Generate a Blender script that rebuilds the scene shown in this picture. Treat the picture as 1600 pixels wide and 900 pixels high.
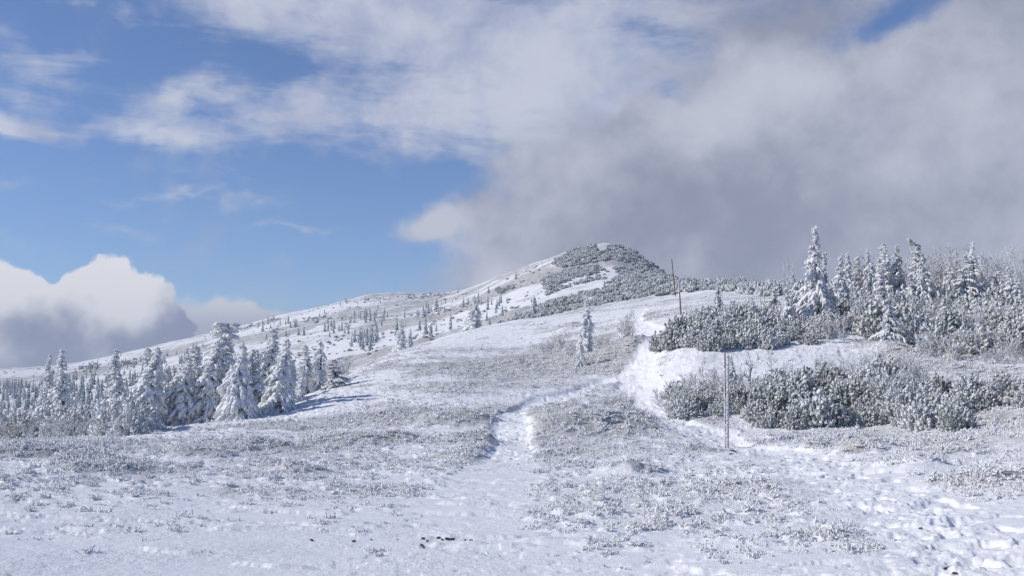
import bpy, math, random
import numpy as np
from mathutils import Vector, Matrix
R = math.radians
random.seed(7)
RNG = np.random.default_rng(11)

# ------------------------------------------------------------------ camera
F_PX = 1570.0                      # focal length in pixels of a 1600 px wide frame
PITCH = math.atan(150 / F_PX)
CAM_Z = 1.7
scene = bpy.context.scene
for o in list(bpy.data.objects): bpy.data.objects.remove(o)
C = scene.collection
cam_d = bpy.data.cameras.new('camera'); cam = bpy.data.objects.new('camera', cam_d); C.objects.link(cam)
cam_d.sensor_width = 36; cam_d.lens = F_PX / 1600 * 36; cam_d.clip_start = 0.1; cam_d.clip_end = 20000
cam.location = (0, 0, CAM_Z); cam.rotation_euler = (R(90) + PITCH, 0, 0)
scene.camera = cam

# ------------------------------------------------------------------ sun, exposure
SUN_EL, SUN_AZ = 33.0, -97     # azimuth from +Y, clockwise positive; the sun stands to the left
sd = bpy.data.lights.new('sun', 'SUN'); sun = bpy.data.objects.new('sun', sd); C.objects.link(sun)
sd.energy = 3.75; sd.angle = R(0.53); sd.color = (1.0, 0.945, 0.87)
sdir = Vector((math.sin(R(SUN_AZ)) * math.cos(R(SUN_EL)), math.cos(R(SUN_AZ)) * math.cos(R(SUN_EL)), math.sin(R(SUN_EL))))
sun.rotation_euler = sdir.to_track_quat('Z', 'Y').to_euler()
sun.location = (-200, 0, 300)
vs = scene.view_settings
vs.view_transform = 'Standard'; vs.look = 'None'; vs.exposure = 0.0; vs.gamma = 1.0; vs.use_curve_mapping = False

def px_dir(px, py):
    cx = (px - 800) / F_PX; cy = (450 - py) / F_PX
    sp, cp = math.sin(PITCH), math.cos(PITCH)
    return cx, cp - cy * sp, sp + cy * cp
def px_ang(px, py):                 # azimuth, tan(elevation)
    x, y, z = px_dir(px, py)
    return math.atan2(x, y), z / math.hypot(x, y)

# ------------------------------------------------------------------ world: sky and clouds by direction
world = bpy.data.worlds.new('World'); scene.world = world; world.use_nodes = True
wt = world.node_tree; wt.nodes.clear()
class E:                            # tiny expression builder for shader nodes
    def __init__(s, t, sock): s.t, s.s = t, sock
    def _m(s, op, *a):
        n = s.t.nodes.new('ShaderNodeMath'); n.operation = op
        for i, v in enumerate((s,) + a):
            if isinstance(v, E): s.t.links.new(v.s, n.inputs[i])
            else: n.inputs[i].default_value = float(v)
        return E(s.t, n.outputs[0])
    def __add__(s, o): return s._m('ADD', o)
    __radd__ = __add__
    def __sub__(s, o): return s._m('SUBTRACT', o)
    def __rsub__(s, o): return (s * -1) + o
    def __mul__(s, o): return s._m('MULTIPLY', o)
    __rmul__ = __mul__
    def __truediv__(s, o): return s._m('DIVIDE', o)
    def step(s, a, b, to0=0.0, to1=1.0):
        n = s.t.nodes.new('ShaderNodeMapRange'); n.interpolation_type = 'SMOOTHSTEP'
        s.t.links.new(s.s, n.inputs['Value'])
        for k, v in (('From Min', a), ('From Max', b), ('To Min', to0), ('To Max', to1)): n.inputs[k].default_value = v
        return E(s.t, n.outputs[0])
def noise(t, vec, scale, detail=5, rough=0.55, dist=0.0, sc=None, off=(0, 0, 0)):
    if sc is not None or off != (0, 0, 0):
        m = t.nodes.new('ShaderNodeMapping'); t.links.new(vec, m.inputs[0])
        m.inputs['Scale'].default_value = sc or (1, 1, 1); m.inputs['Location'].default_value = off; vec = m.outputs[0]
    n = t.nodes.new('ShaderNodeTexNoise'); t.links.new(vec, n.inputs['Vector'])
    n.inputs['Scale'].default_value = scale; n.inputs['Detail'].default_value = detail
    n.inputs['Roughness'].default_value = rough; n.inputs['Distortion'].default_value = dist
    return E(t, n.outputs[0])
def mixc(t, f, a, b):
    n = t.nodes.new('ShaderNodeMix'); n.data_type = 'RGBA'
    if isinstance(f, E): t.links.new(f.s, n.inputs[0])
    else: n.inputs[0].default_value = f
    for i, v in ((6, a), (7, b)):
        if isinstance(v, (tuple, list)): n.inputs[i].default_value = tuple(v) + ((1,) if len(v) == 3 else ())
        else: t.links.new(v, n.inputs[i])
    return n.outputs[2]
def lin(r, g, b):                   # 8-bit display colour to linear
    return tuple(((c / 255 + .055) / 1.055) ** 2.4 if c > 10 else c / 255 / 12.92 for c in (r, g, b))

def build_world():
    t = wt
    tc = t.nodes.new('ShaderNodeTexCoord'); D = tc.outputs['Generated']
    sep = t.nodes.new('ShaderNodeSeparateXYZ'); t.links.new(D, sep.inputs[0])
    x, y, z = (E(t, sep.outputs[i]) for i in range(3))
    az = x._m('ARCTAN2', y); hl = (x * x + y * y)._m('SQRT'); el = z._m('ARCTAN2', hl)
    cmb = t.nodes.new('ShaderNodeCombineXYZ'); t.links.new(az.s, cmb.inputs[0]); t.links.new(el.s, cmb.inputs[1])
    # cloud edges wander: the sky coordinates are bent by noise before the cloud bodies are placed
    wn = t.nodes.new('ShaderNodeTexNoise'); t.links.new(D, wn.inputs['Vector'])
    wn.inputs['Scale'].default_value = 7; wn.inputs['Detail'].default_value = 4; wn.inputs['Roughness'].default_value = 0.6
    sub = t.nodes.new('ShaderNodeVectorMath'); sub.operation = 'MULTIPLY_ADD'
    t.links.new(wn.outputs['Color'], sub.inputs[0]); sub.inputs[1].default_value = (.11, .11, 0); sub.inputs[2].default_value = (-.055, -.055, 0)
    add = t.nodes.new('ShaderNodeVectorMath'); add.operation = 'ADD'
    t.links.new(cmb.outputs[0], add.inputs[0]); t.links.new(sub.outputs[0], add.inputs[1])
    P = add.outputs[0]
    def body(px, py, rx, ry, rot=0, amp=1.0, vec=None):
        a, e = px_ang(px, py)
        m = t.nodes.new('ShaderNodeMapping'); m.vector_type = 'TEXTURE'
        t.links.new(vec or P, m.inputs[0])
        m.inputs['Location'].default_value = (a, math.atan(e), 0)
        m.inputs['Rotation'].default_value = (0, 0, R(rot))
        m.inputs['Scale'].default_value = (rx / F_PX, ry / F_PX, 1)
        g = t.nodes.new('ShaderNodeTexGradient'); g.gradient_type = 'SPHERICAL'; t.links.new(m.outputs[0], g.inputs[0])
        return E(t, g.outputs['Fac']) * amp
    def total(lst, vec=None):
        s = None
        for b in lst:
            v = body(*b, vec=vec); s = v if s is None else s + v
        return s
    sky = t.nodes.new('ShaderNodeTexSky'); sky.sky_type = 'NISHITA'; sky.sun_disc = False
    sky.sun_elevation = R(SUN_EL); sky.sun_rotation = R(SUN_AZ); sky.altitude = 1500
    sky.air_density = 1.0; sky.dust_density = 0.15; sky.ozone_density = 3.0
    SKY_K = 0.12
    vm = t.nodes.new('ShaderNodeVectorMath'); vm.operation = 'MULTIPLY'; t.links.new(sky.outputs[0], vm.inputs[0])
    vm.inputs[1].default_value = tuple(SKY_K * c for c in (.80, .85, 1.02))
    col = vm.outputs[0]
    nA = noise(t, D, 3.2, 8, .6, .6); nB = noise(t, D, 9, 9, .62, .3, off=(3, 1, 2)); nF = noise(t, D, 26, 8, .6, off=(1, 7, 2))
    nS = noise(t, D, 5, 8, .62, .8, sc=(1, 1, 3.2), off=(5, 2, 0)); nS2 = noise(t, D, 16, 7, .65, .5, sc=(.7, .7, 2.6), off=(0, 4, 1))
    # thin high veil
    veil = total([(600, 30, 560, 170, -6, .85), (820, 90, 520, 190, 4, .9), (430, 130, 110, 34, 10, -.5), (210, 60, 160, 50, 0, -.3), (140, 240, 60, 30, 0, -.3), (620, 215, 420, 60, -5, .75), (880, 180, 330, 90, 0, .8), (60, 90, 150, 75, 0, 1.0),
                  (90, 185, 160, 26, -6, .9), (270, 150, 130, 42, 12, .85), (265, 215, 130, 34, -6, 1.0), (10, 172, 80, 30, 0, .8),
                  (420, 195, 130, 60, -20, .5), (300, -40, 900, 100, 0, .5), (290, 307, 170, 14, 3, .6), (480, 348, 90, 9, 0, .45), (20, 375, 160, 34, -5, .45), (145, 347, 75, 22, -5, .75), (1180, 120, 400, 200, 0, .5), (1480, 90, 150, 60, 20, .4), (0, 280, 60, 40, 0, .35)])
    vd = (veil * .92 + (nS - .5) * 2.1 + (nS2 - .5) * 1.5 + (nF - .5) * .55).step(.12, 1.25)
    vcol = mixc(t, nB.step(.35, .65), lin(172, 180, 207), lin(208, 212, 226))
    col = mixc(t, vd * .88, col, vcol)
    # grey bank over the summit and the right half
    bank = total([(1290, 330, 620, 300, 4, 1.9), (1500, 230, 420, 330, 0, 1.3), (900, 300, 280, 160, 12, 1.0), (1110, 170, 260, 110, 20, .75), (1230, 20, 260, 80, -6, .9), (690, 350, 120, 52, 8, 1.0), (820, 420, 190, 60, 8, .9), (1600, 60, 160, 160, 0, .8), (1000, 470, 420, 120, 0, 1.0), (1700, 500, 500, 400, 0, 1.2), (740, 240, 180, 80, 0, .35),
                  (1380, 35, 150, 46, 8, -1.15), (1060, 165, 100, 36, -8, -1.0), (830, 300, 60, 60, 0, -.15), (960, 165, 80, 30, 0, -.6), (760, 270, 130, 60, 20, -.45), (800, 215, 150, 40, 0, -.4), (655, 352, 70, 34, 0, .7)])
    bd = (bank + (nA - .5) * .9 + (nB - .5) * 1.15 + (nF - .5) * .75).step(.0, 1.08)
    tone = (total([(1250, 140, 260, 90, 12, .9), (1000, 250, 300, 90, 18, .5), (660, 350, 130, 60, 0, 1.5), (760, 430, 140, 60, 0, .8), (1560, 160, 200, 120, 0, .3), (1080, 330, 300, 110, 0, -.35), (1250, 380, 500, 110, 0, -.25), (860, 330, 120, 60, 20, .4), (1100, 215, 120, 50, 10, .35), (1400, 250, 160, 60, 0, .25), (1150, 20, 260, 60, 0, -.9)]) + (nA - .5) * 1.3 + (nB - .5) * 1.9 + (nF - .5) * 1.2).step(-.8, 1.1)
    bcol = mixc(t, tone, lin(145, 151, 173), lin(195, 199, 215))
    col = mixc(t, bd, col, bcol)
    # cumulus low on the left: a paler one behind, a tall one in front
    c2 = total([(330, 520, 160, 85, -18, 1.6), (440, 520, 110, 40, -10, 1.0), (760, 440, 80, 36, 0, .5)])
    d2 = (c2 + (nF - .5) * .5).step(.25, .7)
    col = mixc(t, d2, col, mixc(t, el.step(math.atan(px_ang(350, 520)[1]), math.atan(px_ang(350, 460)[1])), lin(176, 183, 204), lin(214, 216, 226)))
    wv = noise(t, D, 24, 5, .55, off=(9, 3, 1)); wv2 = noise(t, D, 24, 5, .55, off=(2, 13, 6))
    c1 = total([(190, 500, 122, 118, 0, 2.2), (60, 570, 150, 130, 0, 2.2), (10, 485, 80, 85, 0, 1.7), (262, 545, 62, 95, 0, 1.6), (130, 470, 70, 50, 0, .7), (100, 640, 330, 110, 0, 2.0)])
    nC = noise(t, D, 15, 8, .52, off=(4, 4, 9))
    d1 = (c1 + (nC - .5) * 1.2 + (nF - .5) * .9 + (noise(t, D, 80, 4, .6) - .5) * .35).step(.36, .56)
    lum = total([(200, 415, 160, 120, -10, 1.15), (110, 475, 140, 90, 0, .6), (10, 455, 120, 110, 0, .8), (250, 440, 60, 60, 0, .3)])
    # relief of the cumulus: difference of one noise along the sunward direction
    nC2 = noise(t, D, 15, 8, .52, off=(4.10, 4, 8.88))
    top_, bot_ = math.atan(px_ang(200, 405)[1]), math.atan(px_ang(200, 560)[1])
    elw = el + (nC - .5) * .05
    azr = (az + (nC - .5) * .03).step(px_ang(200, 500)[0], px_ang(310, 500)[0])
    lit = (elw.step(bot_, top_, 0, 1.15) + (nC2 - nC) * 2.4 + (nF - .5) * .3 + lum * .12 - azr * .55).step(-.05, .95)
    ccol = mixc(t, lit, lin(140, 149, 179), lin(232, 233, 240))
    col = mixc(t, d1, col, ccol)
    bg = t.nodes.new('ShaderNodeBackground'); t.links.new(col, bg.inputs[0]); bg.inputs[1].default_value = 1.0
    # keep the prescribed strength on the Background: colours above are divided by it
    k = t.nodes.new('ShaderNodeVectorMath'); k.operation = 'SCALE'; k.inputs['Scale'].default_value = 1 / 0.12
    t.links.new(col, k.inputs[0]); t.links.new(k.outputs[0], bg.inputs[0]); bg.inputs[1].default_value = 0.12
    out = t.nodes.new('ShaderNodeOutputWorld'); t.links.new(bg.outputs[0], out.inputs[0])
build_world()

# ------------------------------------------------------------------ noise on arrays
def _hash(ix, iy, seed):
    with np.errstate(over='ignore'):
        h = (ix.astype(np.int64) * 374761393 + iy.astype(np.int64) * 668265263 + seed * 982451653) & 0xffffffff
        h = ((h ^ (h >> 13)) * 1274126177) & 0xffffffff
        h = h ^ (h >> 16)
    return (h & 0xffff).astype(np.float32) / 65535.0
def vnoise(x, y, seed=0):
    ix = np.floor(x); iy = np.floor(y); fx = (x - ix).astype(np.float32); fy = (y - iy).astype(np.float32)
    fx = fx * fx * fx * (fx * (fx * 6 - 15) + 10); fy = fy * fy * fy * (fy * (fy * 6 - 15) + 10)
    a = _hash(ix, iy, seed); b = _hash(ix + 1, iy, seed); c = _hash(ix, iy + 1, seed); d = _hash(ix + 1, iy + 1, seed)
    return (a * (1 - fx) + b * fx) * (1 - fy) + (c * (1 - fx) + d * fx) * fy - 0.5
def fbm(x, y, wl, octv=4, gain=.5, seed=0):
    s = 0; a = 1.0; tot = 0
    for i in range(octv):
        c, sn = math.cos(i * 1.3), math.sin(i * 1.3)
        s = s + a * vnoise((x * c - y * sn) / wl + 17.3 * i, (x * sn + y * c) / wl - 9.1 * i, seed + i)
        tot += a; a *= gain; wl /= 2.03
    return s / tot * 2          # about -1..1
def sstep(v, a, b):
    t = np.clip((v - a) / (b - a), 0, 1); return t * t * (3 - 2 * t)

# ------------------------------------------------------------------ terrain from surveyed points (px, py, distance)
CP = [
 # foreground snowfield
 (-600, 905, 8.9), (0, 905, 8.9), (400, 905, 8.9), (800, 905, 8.9), (1200, 905, 8.9), (1600, 900, 8.9), (2200, 900, 8.9),
 (0, 800, 13.5), (400, 800, 13.4), (800, 800, 13.4), (1200, 800, 13.4), (1600, 790, 13.4), (-600, 800, 13.5), (2200, 780, 13.5),
 (0, 735, 20), (400, 735, 20), (800, 738, 20), (1200, 735, 20), (1600, 722, 20), (-600, 740, 20), (2200, 705, 20),
 (0, 697, 30), (200, 697, 29), (400, 700, 28), (600, 698, 29), (800, 696, 29), (1000, 698, 29), (1133, 700, 31), (1300, 690, 31), (1500, 690, 29), (1600, 680, 29),
 (-600, 705, 30), (2200, 650, 30),
 # slope under the left trees
 (0, 690, 42), (120, 688, 42), (235, 674, 43), (340, 662, 44), (440, 650, 45), (520, 625, 48), (560, 640, 44),
 (0, 690, 60), (120, 680, 58), (235, 668, 56), (340, 655, 56), (440, 632, 56), (520, 598, 60), (-600, 700, 50),
 # near slope, middle
 (650, 620, 46), (720, 600, 50), (800, 645, 40), (800, 590, 54), (900, 640, 41), (900, 590, 53), (1000, 612, 47), (1000, 560, 56), (1080, 650, 38), (1090, 590, 46), (1090, 560, 50),
 (620, 560, 68), (700, 545, 74), (800, 535, 76), (900, 540, 68), (1000, 520, 66), (1067, 513, 60), (1100, 500, 66),
 # crest
 (560, 580, 68), (620, 551, 82), (700, 525, 94), (800, 502, 103), (900, 489, 107), (960, 479, 110), (1050, 465, 112), (1110, 459, 112), (1170, 455, 108),
 # right side
 (1200, 668, 36), (1350, 670, 36), (1500, 662, 36), (1600, 655, 35), (1200, 612, 42), (1350, 610, 42), (1500, 612, 42), (1600, 610, 41),
 (1200, 572, 47), (1300, 565, 48), (1400, 562, 49), (1500, 575, 48), (1600, 578, 47), (1150, 545, 53), (1250, 540, 54), (1350, 535, 55), (1450, 538, 56), (1600, 535, 56),
 (1180, 500, 64), (1290, 500, 62), (1400, 500, 64), (1500, 500, 66), (1600, 500, 66), (1290, 470, 80), (1400, 467, 82), (1600, 462, 82), (2200, 600, 45), (2200, 460, 82),
 (1290, 452, 110), (1450, 452, 115), (1600, 452, 115), (2200, 440, 115),
 (1200, 447, 150), (1350, 455, 160), (1600, 465, 160), (2200, 460, 170),
 (1200, 490, 260), (1350, 500, 260), (1600, 510, 260), (1300, 560, 500), (1700, 570, 500), (2200, 560, 500),
 # dip behind the crest
 (-600, 720, 110), (0, 700, 110), (120, 690, 110), (235, 672, 110), (340, 650, 110), (440, 625, 110), (560, 592, 112), (620, 572, 120), (700, 548, 130), (800, 522, 140), (900, 502, 145), (960, 490, 145), (1050, 470, 145), (1120, 458, 145),
 (-600, 700, 220), (0, 672, 220), (200, 650, 220), (400, 600, 220), (560, 572, 210), (700, 535, 210), (800, 506, 210), (900, 480, 210), (980, 462, 210), (1060, 446, 210), (1130, 441, 200),
 # far slope
 (-600, 650, 400), (0, 625, 400), (200, 592, 400), (400, 548, 400), (560, 515, 380), (700, 497, 340), (800, 470, 320), (870, 452, 310), (940, 440, 310), (1010, 433, 310), (1080, 436, 320),
 (0, 598, 580), (200, 568, 580), (400, 520, 560), (590, 480, 540), (700, 474, 480), (800, 446, 400), (870, 425, 390), (940, 415, 380), (1000, 418, 390),
 # skyline
 (-600, 600, 800), (0, 576, 800), (75, 574, 800), (200, 551, 780), (300, 528, 760), (370, 512, 740), (430, 495, 720), (500, 479, 690), (590, 460, 650), (630, 460, 640), (690, 463, 600), (740, 449, 550), (800, 425, 500), (860, 404, 470), (900, 390, 450), (935, 384, 440), (980, 389, 436), (1010, 407, 430), (1045, 432, 425),
 # beyond the skyline
 (-600, 640, 1100), (0, 600, 1100), (200, 580, 1100), (400, 540, 1100), (590, 500, 1000), (700, 490, 900), (800, 470, 850), (900, 440, 750), (940, 435, 700), (1000, 450, 650), (1045, 480, 600), (1100, 500, 600),
 (-600, 660, 2200), (0, 640, 2200), (400, 640, 2200), (800, 640, 2200), (1200, 640, 2200), (1600, 640, 2200), (2200, 640, 2200),
]
KL = 0.33
def _cp():
    X, H = [], []
    for px, py, r in CP:
        a, e = px_ang(px, py); X.append((a, math.log(r) * KL)); H.append(e + CAM_Z / r)
    for a in (-.6, -.2, .2, .6): X.append((a, math.log(3) * KL)); H.append(0.0); X.append((a, math.log(1.2) * KL)); H.append(0.0)
    return np.array(X), np.array(H)
CX, CH = _cp()
def _tps(d2): return 0.5 * d2 * np.log(d2 + 1e-12)
def _solve():
    n = len(CX); d2 = ((CX[:, None] - CX[None]) ** 2).sum(-1)
    K = _tps(d2) + np.eye(n) * 6e-6; Pm = np.c_[np.ones(n), CX]
    A = np.zeros((n + 3, n + 3)); A[:n, :n] = K; A[:n, n:] = Pm; A[n:, :n] = Pm.T
    return np.linalg.solve(A, np.r_[CH, 0, 0, 0])
TPSW = _solve()
def macro(phi, r):
    phi = np.asarray(phi, np.float64); r = np.asarray(r, np.float64); sh = phi.shape
    ph = np.clip(phi, -.72, .72).ravel(); lr = np.log(np.maximum(r, 1.2)).ravel() * KL; out = np.empty(ph.shape)
    for i in range(0, len(ph), 60000):
        p, l = ph[i:i + 60000], lr[i:i + 60000]
        d2 = (p[:, None] - CX[None, :, 0]) ** 2 + (l[:, None] - CX[None, :, 1]) ** 2
        out[i:i + 60000] = _tps(d2) @ TPSW[:-3] + TPSW[-3] + TPSW[-2] * p + TPSW[-1] * l
    out = out.reshape(sh)
    w = sstep(np.abs(phi), .9, 1.9)
    return out * (1 - w) * r + w * (-.01) * r
GP = np.linspace(-.72, .72, 420); GL = np.linspace(math.log(1.5), math.log(1500), 520)
_gp, _gl = np.meshgrid(GP, GL, indexing='ij'); GE = (macro(_gp, np.exp(_gl)) - CAM_Z) / np.exp(_gl); GR = np.exp(GL)
def hit(px, py, rmin=3.0, rmax=1500.0):
    """point of the bare slope seen through a photograph pixel: azimuth, distance"""
    a, e = px_ang(px, py)
    f = min(max((a - GP[0]) / (GP[1] - GP[0]), 0), len(GP) - 1.001); i0 = int(f); f -= i0
    ee = GE[i0] * (1 - f) + GE[i0 + 1] * f
    i = int(np.searchsorted(GR, rmin)); ok = np.nonzero(ee[i:] >= e)[0]
    if not len(ok): return None
    k = i + int(ok[0]); r = GR[k]
    if k > i:
        t = (e - ee[k - 1]) / (ee[k] - ee[k - 1] + 1e-9); r = GR[k - 1] + (GR[k] - GR[k - 1]) * min(max(t, 0), 1)
    return (a, float(r)) if r <= rmax else None
def hitxy(px, py, rmin=3.0, rmax=1500.0):
    h = hit(px, py, rmin, rmax)
    return None if h is None else (math.sin(h[0]) * h[1], math.cos(h[0]) * h[1])

# small mounds (px, py, radius m, height m)
MOUNDS = [(925, 665, 2.3, .62), (880, 672, 1.6, .35), (965, 655, 1.5, .4), (1160, 716, .75, .2), (1135, 706, .55, .12), (985, 742, .6, .2), (470, 738, .6, .2), (560, 694, 1.2, .3), (520, 690, .9, .22), (620, 693, .8, .2), (150, 728, .9, .25), (100, 742, .7, .2), (185, 738, .6, .18), (60, 712, .9, .25), (300, 715, .8, .2), (400, 700, 1.2, .26),
          (975, 548, 1.5, .55), (1000, 540, 1.0, .4), (940, 560, 2.0, .3), (890, 515, 2.0, .5), (870, 655, 1.2, .3), (745, 655, 1.3, .3), (750, 690, 1.0, .28), (720, 715, .8, .2), (1260, 703, .8, .2), (1360, 712, 1.1, .28), (1420, 735, .8, .22), (1500, 700, 1.3, .3), (1450, 715, .9, .2), (1540, 755, .7, .2), (1580, 700, 1.4, .3),
          (800, 570, 1.5, .3), (830, 715, .7, .17), (870, 728, .6, .15), (1405, 548, 1.3, .55), (1330, 715, .6, .15), (1110, 500, 2.0, .5), (680, 660, 1.6, .3), (600, 650, 1.4, .25)]
MXY = []
for px, py, rad, hh in MOUNDS:
    p = hitxy(px, py)
    if p: MXY.append((p[0], p[1], rad, hh))
# trodden ways
WAYS = [([(1680, 935), (1600, 885), (1500, 822), (1400, 775), (1300, 737), (1200, 708), (1120, 686), (1055, 660), (1018, 625), (990, 598), (992, 575), (1018, 550), (1015, 520), (990, 497), (1000, 483)], .62),
        ([(992, 575), (930, 600), (860, 622), (800, 645), (798, 690), (790, 722)], .45)]
CLEARW = [[(790, 715), (765, 765), (725, 825), (690, 905)], [(1150, 700), (1300, 752), (1420, 800), (1560, 900)]]
CXY = [[hitxy(*p) for p in q] for q in CLEARW]
WXY = []
for pts, w in WAYS:
    q = [hitxy(*p) for p in pts]; q = [p for p in q if p]
    WXY.append((q, w))
def clear_dist(x, y):
    d = np.full(x.shape, 1e9)
    for q in CXY:
        for (ax, ay), (bx, by) in zip(q[:-1], q[1:]):
            t = np.clip(((x - ax) * (bx - ax) + (y - ay) * (by - ay)) / ((bx - ax) ** 2 + (by - ay) ** 2), 0, 1)
            d = np.minimum(d, np.hypot(x - ax - t * (bx - ax), y - ay - t * (by - ay)))
    return d
def way_dist(x, y):
    d = np.full(x.shape, 1e9)
    for q, w in WXY:
        for (ax, ay), (bx, by) in zip(q[:-1], q[1:]):
            L2 = (bx - ax) ** 2 + (by - ay) ** 2 + 1e-9
            t = np.clip(((x - ax) * (bx - ax) + (y - ay) * (by - ay)) / L2, 0, 1)
            wd = w * (1 + .35 * np.sin(t * 3 + ax))
            d = np.minimum(d, np.hypot(x - ax - t * (bx - ax), y - ay - t * (by - ay)) / wd)
    return d

# where heath and dwarf scrub break the snow: (px, py, half width, half height, amount)
HEATH = [(640, 650, 220, 22, .85), (450, 668, 130, 16, .8), (700, 592, 150, 26, .5), (840, 562, 140, 26, .7), (925, 662, 95, 36, 1.5), (900, 725, 120, 26, .5), (745, 700, 55, 45, .6), (560, 692, 80, 11, 1.5), (100, 700, 130, 14, .8), (140, 730, 70, 14, 1.0), (300, 700, 170, 16, .7),
         (1090, 640, 70, 36, 1.2), (1250, 684, 140, 12, 1.0), (1500, 685, 150, 32, .9), (1560, 640, 130, 40, 1.0), (1400, 715, 140, 24, .5), (1450, 580, 160, 34, 1.0), (860, 516, 40, 10, .7), (930, 550, 60, 24, .9), (1120, 498, 50, 22, .8), (1000, 725, 170, 38, .10), (1200, 765, 160, 45, .06), (400, 750, 330, 30, .10), (1090, 575, 60, 20, .7), (1065, 615, 35, 25, .6), (880, 540, 60, 16, .5), (960, 575, 40, 14, .5), (1560, 760, 110, 28, .6), (1110, 700, 60, 10, .6), (470, 690, 120, 12, .7), (620, 720, 160, 20, .4), (1000, 640, 40, 25, .4), (1250, 610, 120, 20, .8), (1040, 490, 60, 16, .5), (760, 545, 90, 10, .2),
         (1280, 560, 90, 13, -1.6), (1100, 565, 60, 14, -.1), (1045, 655, 26, 22, -.7), (1005, 585, 16, 30, -.5), (1250, 725, 130, 14, -.6), (200, 765, 400, 26, -.5), (800, 680, 26, 30, -1.2), (720, 770, 100, 30, -.5), (680, 565, 120, 14, -.3), (1170, 570, 60, 10, -.5)]
HB = []
for px, py, rx, ry, am in HEATH:
    c = hit(px, py)
    if c is None: continue
    lo = hit(px, py + ry, 3, c[1] * 1.01); hi = hit(px, py - ry, c[1] * .999, c[1] * 3)
    l1 = math.log(lo[1]) if lo else math.log(c[1]) - .3; l2 = math.log(hi[1]) if hi else math.log(c[1]) + .3
    HB.append((c[0], (l1 + l2) / 2, rx / F_PX, max(.03, (l2 - l1) / 2), am))
def heath(x, y):
    phi = np.arctan2(x, y); r = np.hypot(x, y); lr = np.log(np.maximum(r, .5))
    v = .16 + .12 * sstep(r, 22, 40) + .16 * sstep(r, 48, 62) - .26 * sstep(-r, -20, -10)
    for a, l, wa, wl, am in HB:
        v = v + am * np.exp(-(((phi - a) / wa) ** 2 + ((lr - l) / wl) ** 2) * 1.1)
    n = fbm(x, y, 2.6, 4, .6, 31); n2 = fbm(x * .8, y * 1.3, 9, 3, .5, 33)
    v = v * .62 + n * .75 + n2 * .45 - .02
    v = np.array(v, dtype=np.float64)
    for mx, my, rad, hh in MXY:
        k = (np.abs(x - mx) < 2.8 * rad) & (np.abs(y - my) < 2.6 * rad)
        if k.any(): v[k] += .7 * np.exp(-((x[k] - mx - rad * .2) ** 2 + (y[k] - my) ** 2) / (rad * rad) * 1.1)
    d = way_dist(x, y)
    v = v - 1.2 * (1 - sstep(d, .6, 1.5)) * (r < 130)
    # far slope: bands of pale grass running down the hillside
    fb = fbm(x * .5 + y * .3, y * 1.0 - x * .35, 55, 5, .6, 77)
    far = .66 + fb * 1.5 + fbm(x, y, 11, 4, .7, 79) * .9
    w = sstep(r, 125, 190)
    return np.clip(v * (1 - w) + far * w, -.25, 1.3)
def ground_z(x, y, fine=True):
    x = np.asarray(x, np.float64); y = np.asarray(y, np.float64)
    r = np.hypot(x, y); phi = np.arctan2(x, y)
    z = macro(phi, r)
    near = 1 - sstep(r, 110, 180)
    for mx, my, rad, hh in MXY:
        k = (np.abs(x - mx) < 2.4 * rad) & (np.abs(y - my) < 2.4 * rad)
        if k.any():
            xk, yk = x[k], y[k]; d2 = ((xk - mx) ** 2 + (yk - my) ** 2) / rad ** 2
            z[k] += hh * .8 * np.exp(-d2 * 1.4) * (1 + .5 * fbm(xk, yk, rad * .6, 2, .6, 71))
    hm = heath(x, y) if fine is not None else 0
    hs = np.clip(hm, 0, 1)
    z = z + near * fbm(x, y, 5.5, 3, .5, 3) * .10 * sstep(r, 10, 30)
    ridge = 1 - np.abs(fbm(x, y, 2.2, 3, .5, 9))
    z = z + near * hs * (.16 * (ridge - .6) + .10 * fbm(x, y, .7, 3, .6, 14)) * sstep(r, 12, 28)
    z = z + (1 - near) * (fbm(x, y, 42, 4, .5, 51) * 1.3 * sstep(r, 150, 300) + (.35 + hs) * fbm(x, y, 8, 4, .65, 52) * .75)
    d = way_dist(x, y); wm = (1 - sstep(d, .7, 1.7)) * (r < 130)
    z = z - wm * .09 * sstep(r, 18, 30)
    if fine:
        nr = 1 - sstep(r, 60, 110)
        cl = sstep(fbm(x, y, .42, 3, .65, 62), -.02, .4) * sstep(r, 9.2, 12) * (1 - (1 - sstep(r, 12.5, 18)) * sstep(-phi, .0, .16)) * (1 - wm) * sstep(clear_dist(x, y), .5, 1.1)
        z = z + nr * (.040 * cl + .03 * hs * fbm(x, y, .3, 3, .6, 64))
        z = z + nr * .022 * fbm(x * .32, y * 1.7, .55, 4, .6, 21)          # wind crust, long side across the view
        z = z + nr * .038 * sstep(fbm(x * .4, y * 1.6, 1.0, 5, .65, 24), .14, .26) * (1 - .6 * hs)   # broken plates of crust
        ft = fbm(x, y, .26, 2, .5, 41)
        z = z - wm * .05 * sstep(ft, .12, .38) * nr
        cdd = clear_dist(x, y); cd = (1 - sstep(cdd, .35, .9)) * np.where(phi > .04, 1.0, .3) * (.4 + .6 * sstep(-r, -24, -14)); z = z - wm * .10 * fbm(x, y, 1.1, 4, .65, 48) * sstep(r, 25, 40)
        z = z - cd * nr * (.022 * sstep(fbm(x * .8 + y * .5, y * .6, .26, 3, .65, 46), .05, .3) - .014 * sstep(fbm(x, y, .11, 3, .6, 47), .1, .4))
        tr = sstep(fbm(x, y, 3.0, 2, .5, 43), .05, .3) * (1 - hs)
        z = z - tr * .010 * sstep(fbm(x, y, .22, 2, .5, 44), .2, .45) * nr
    return z
def gz(x, y): return float(ground_z(np.array([x]), np.array([y]), False)[0])

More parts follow.
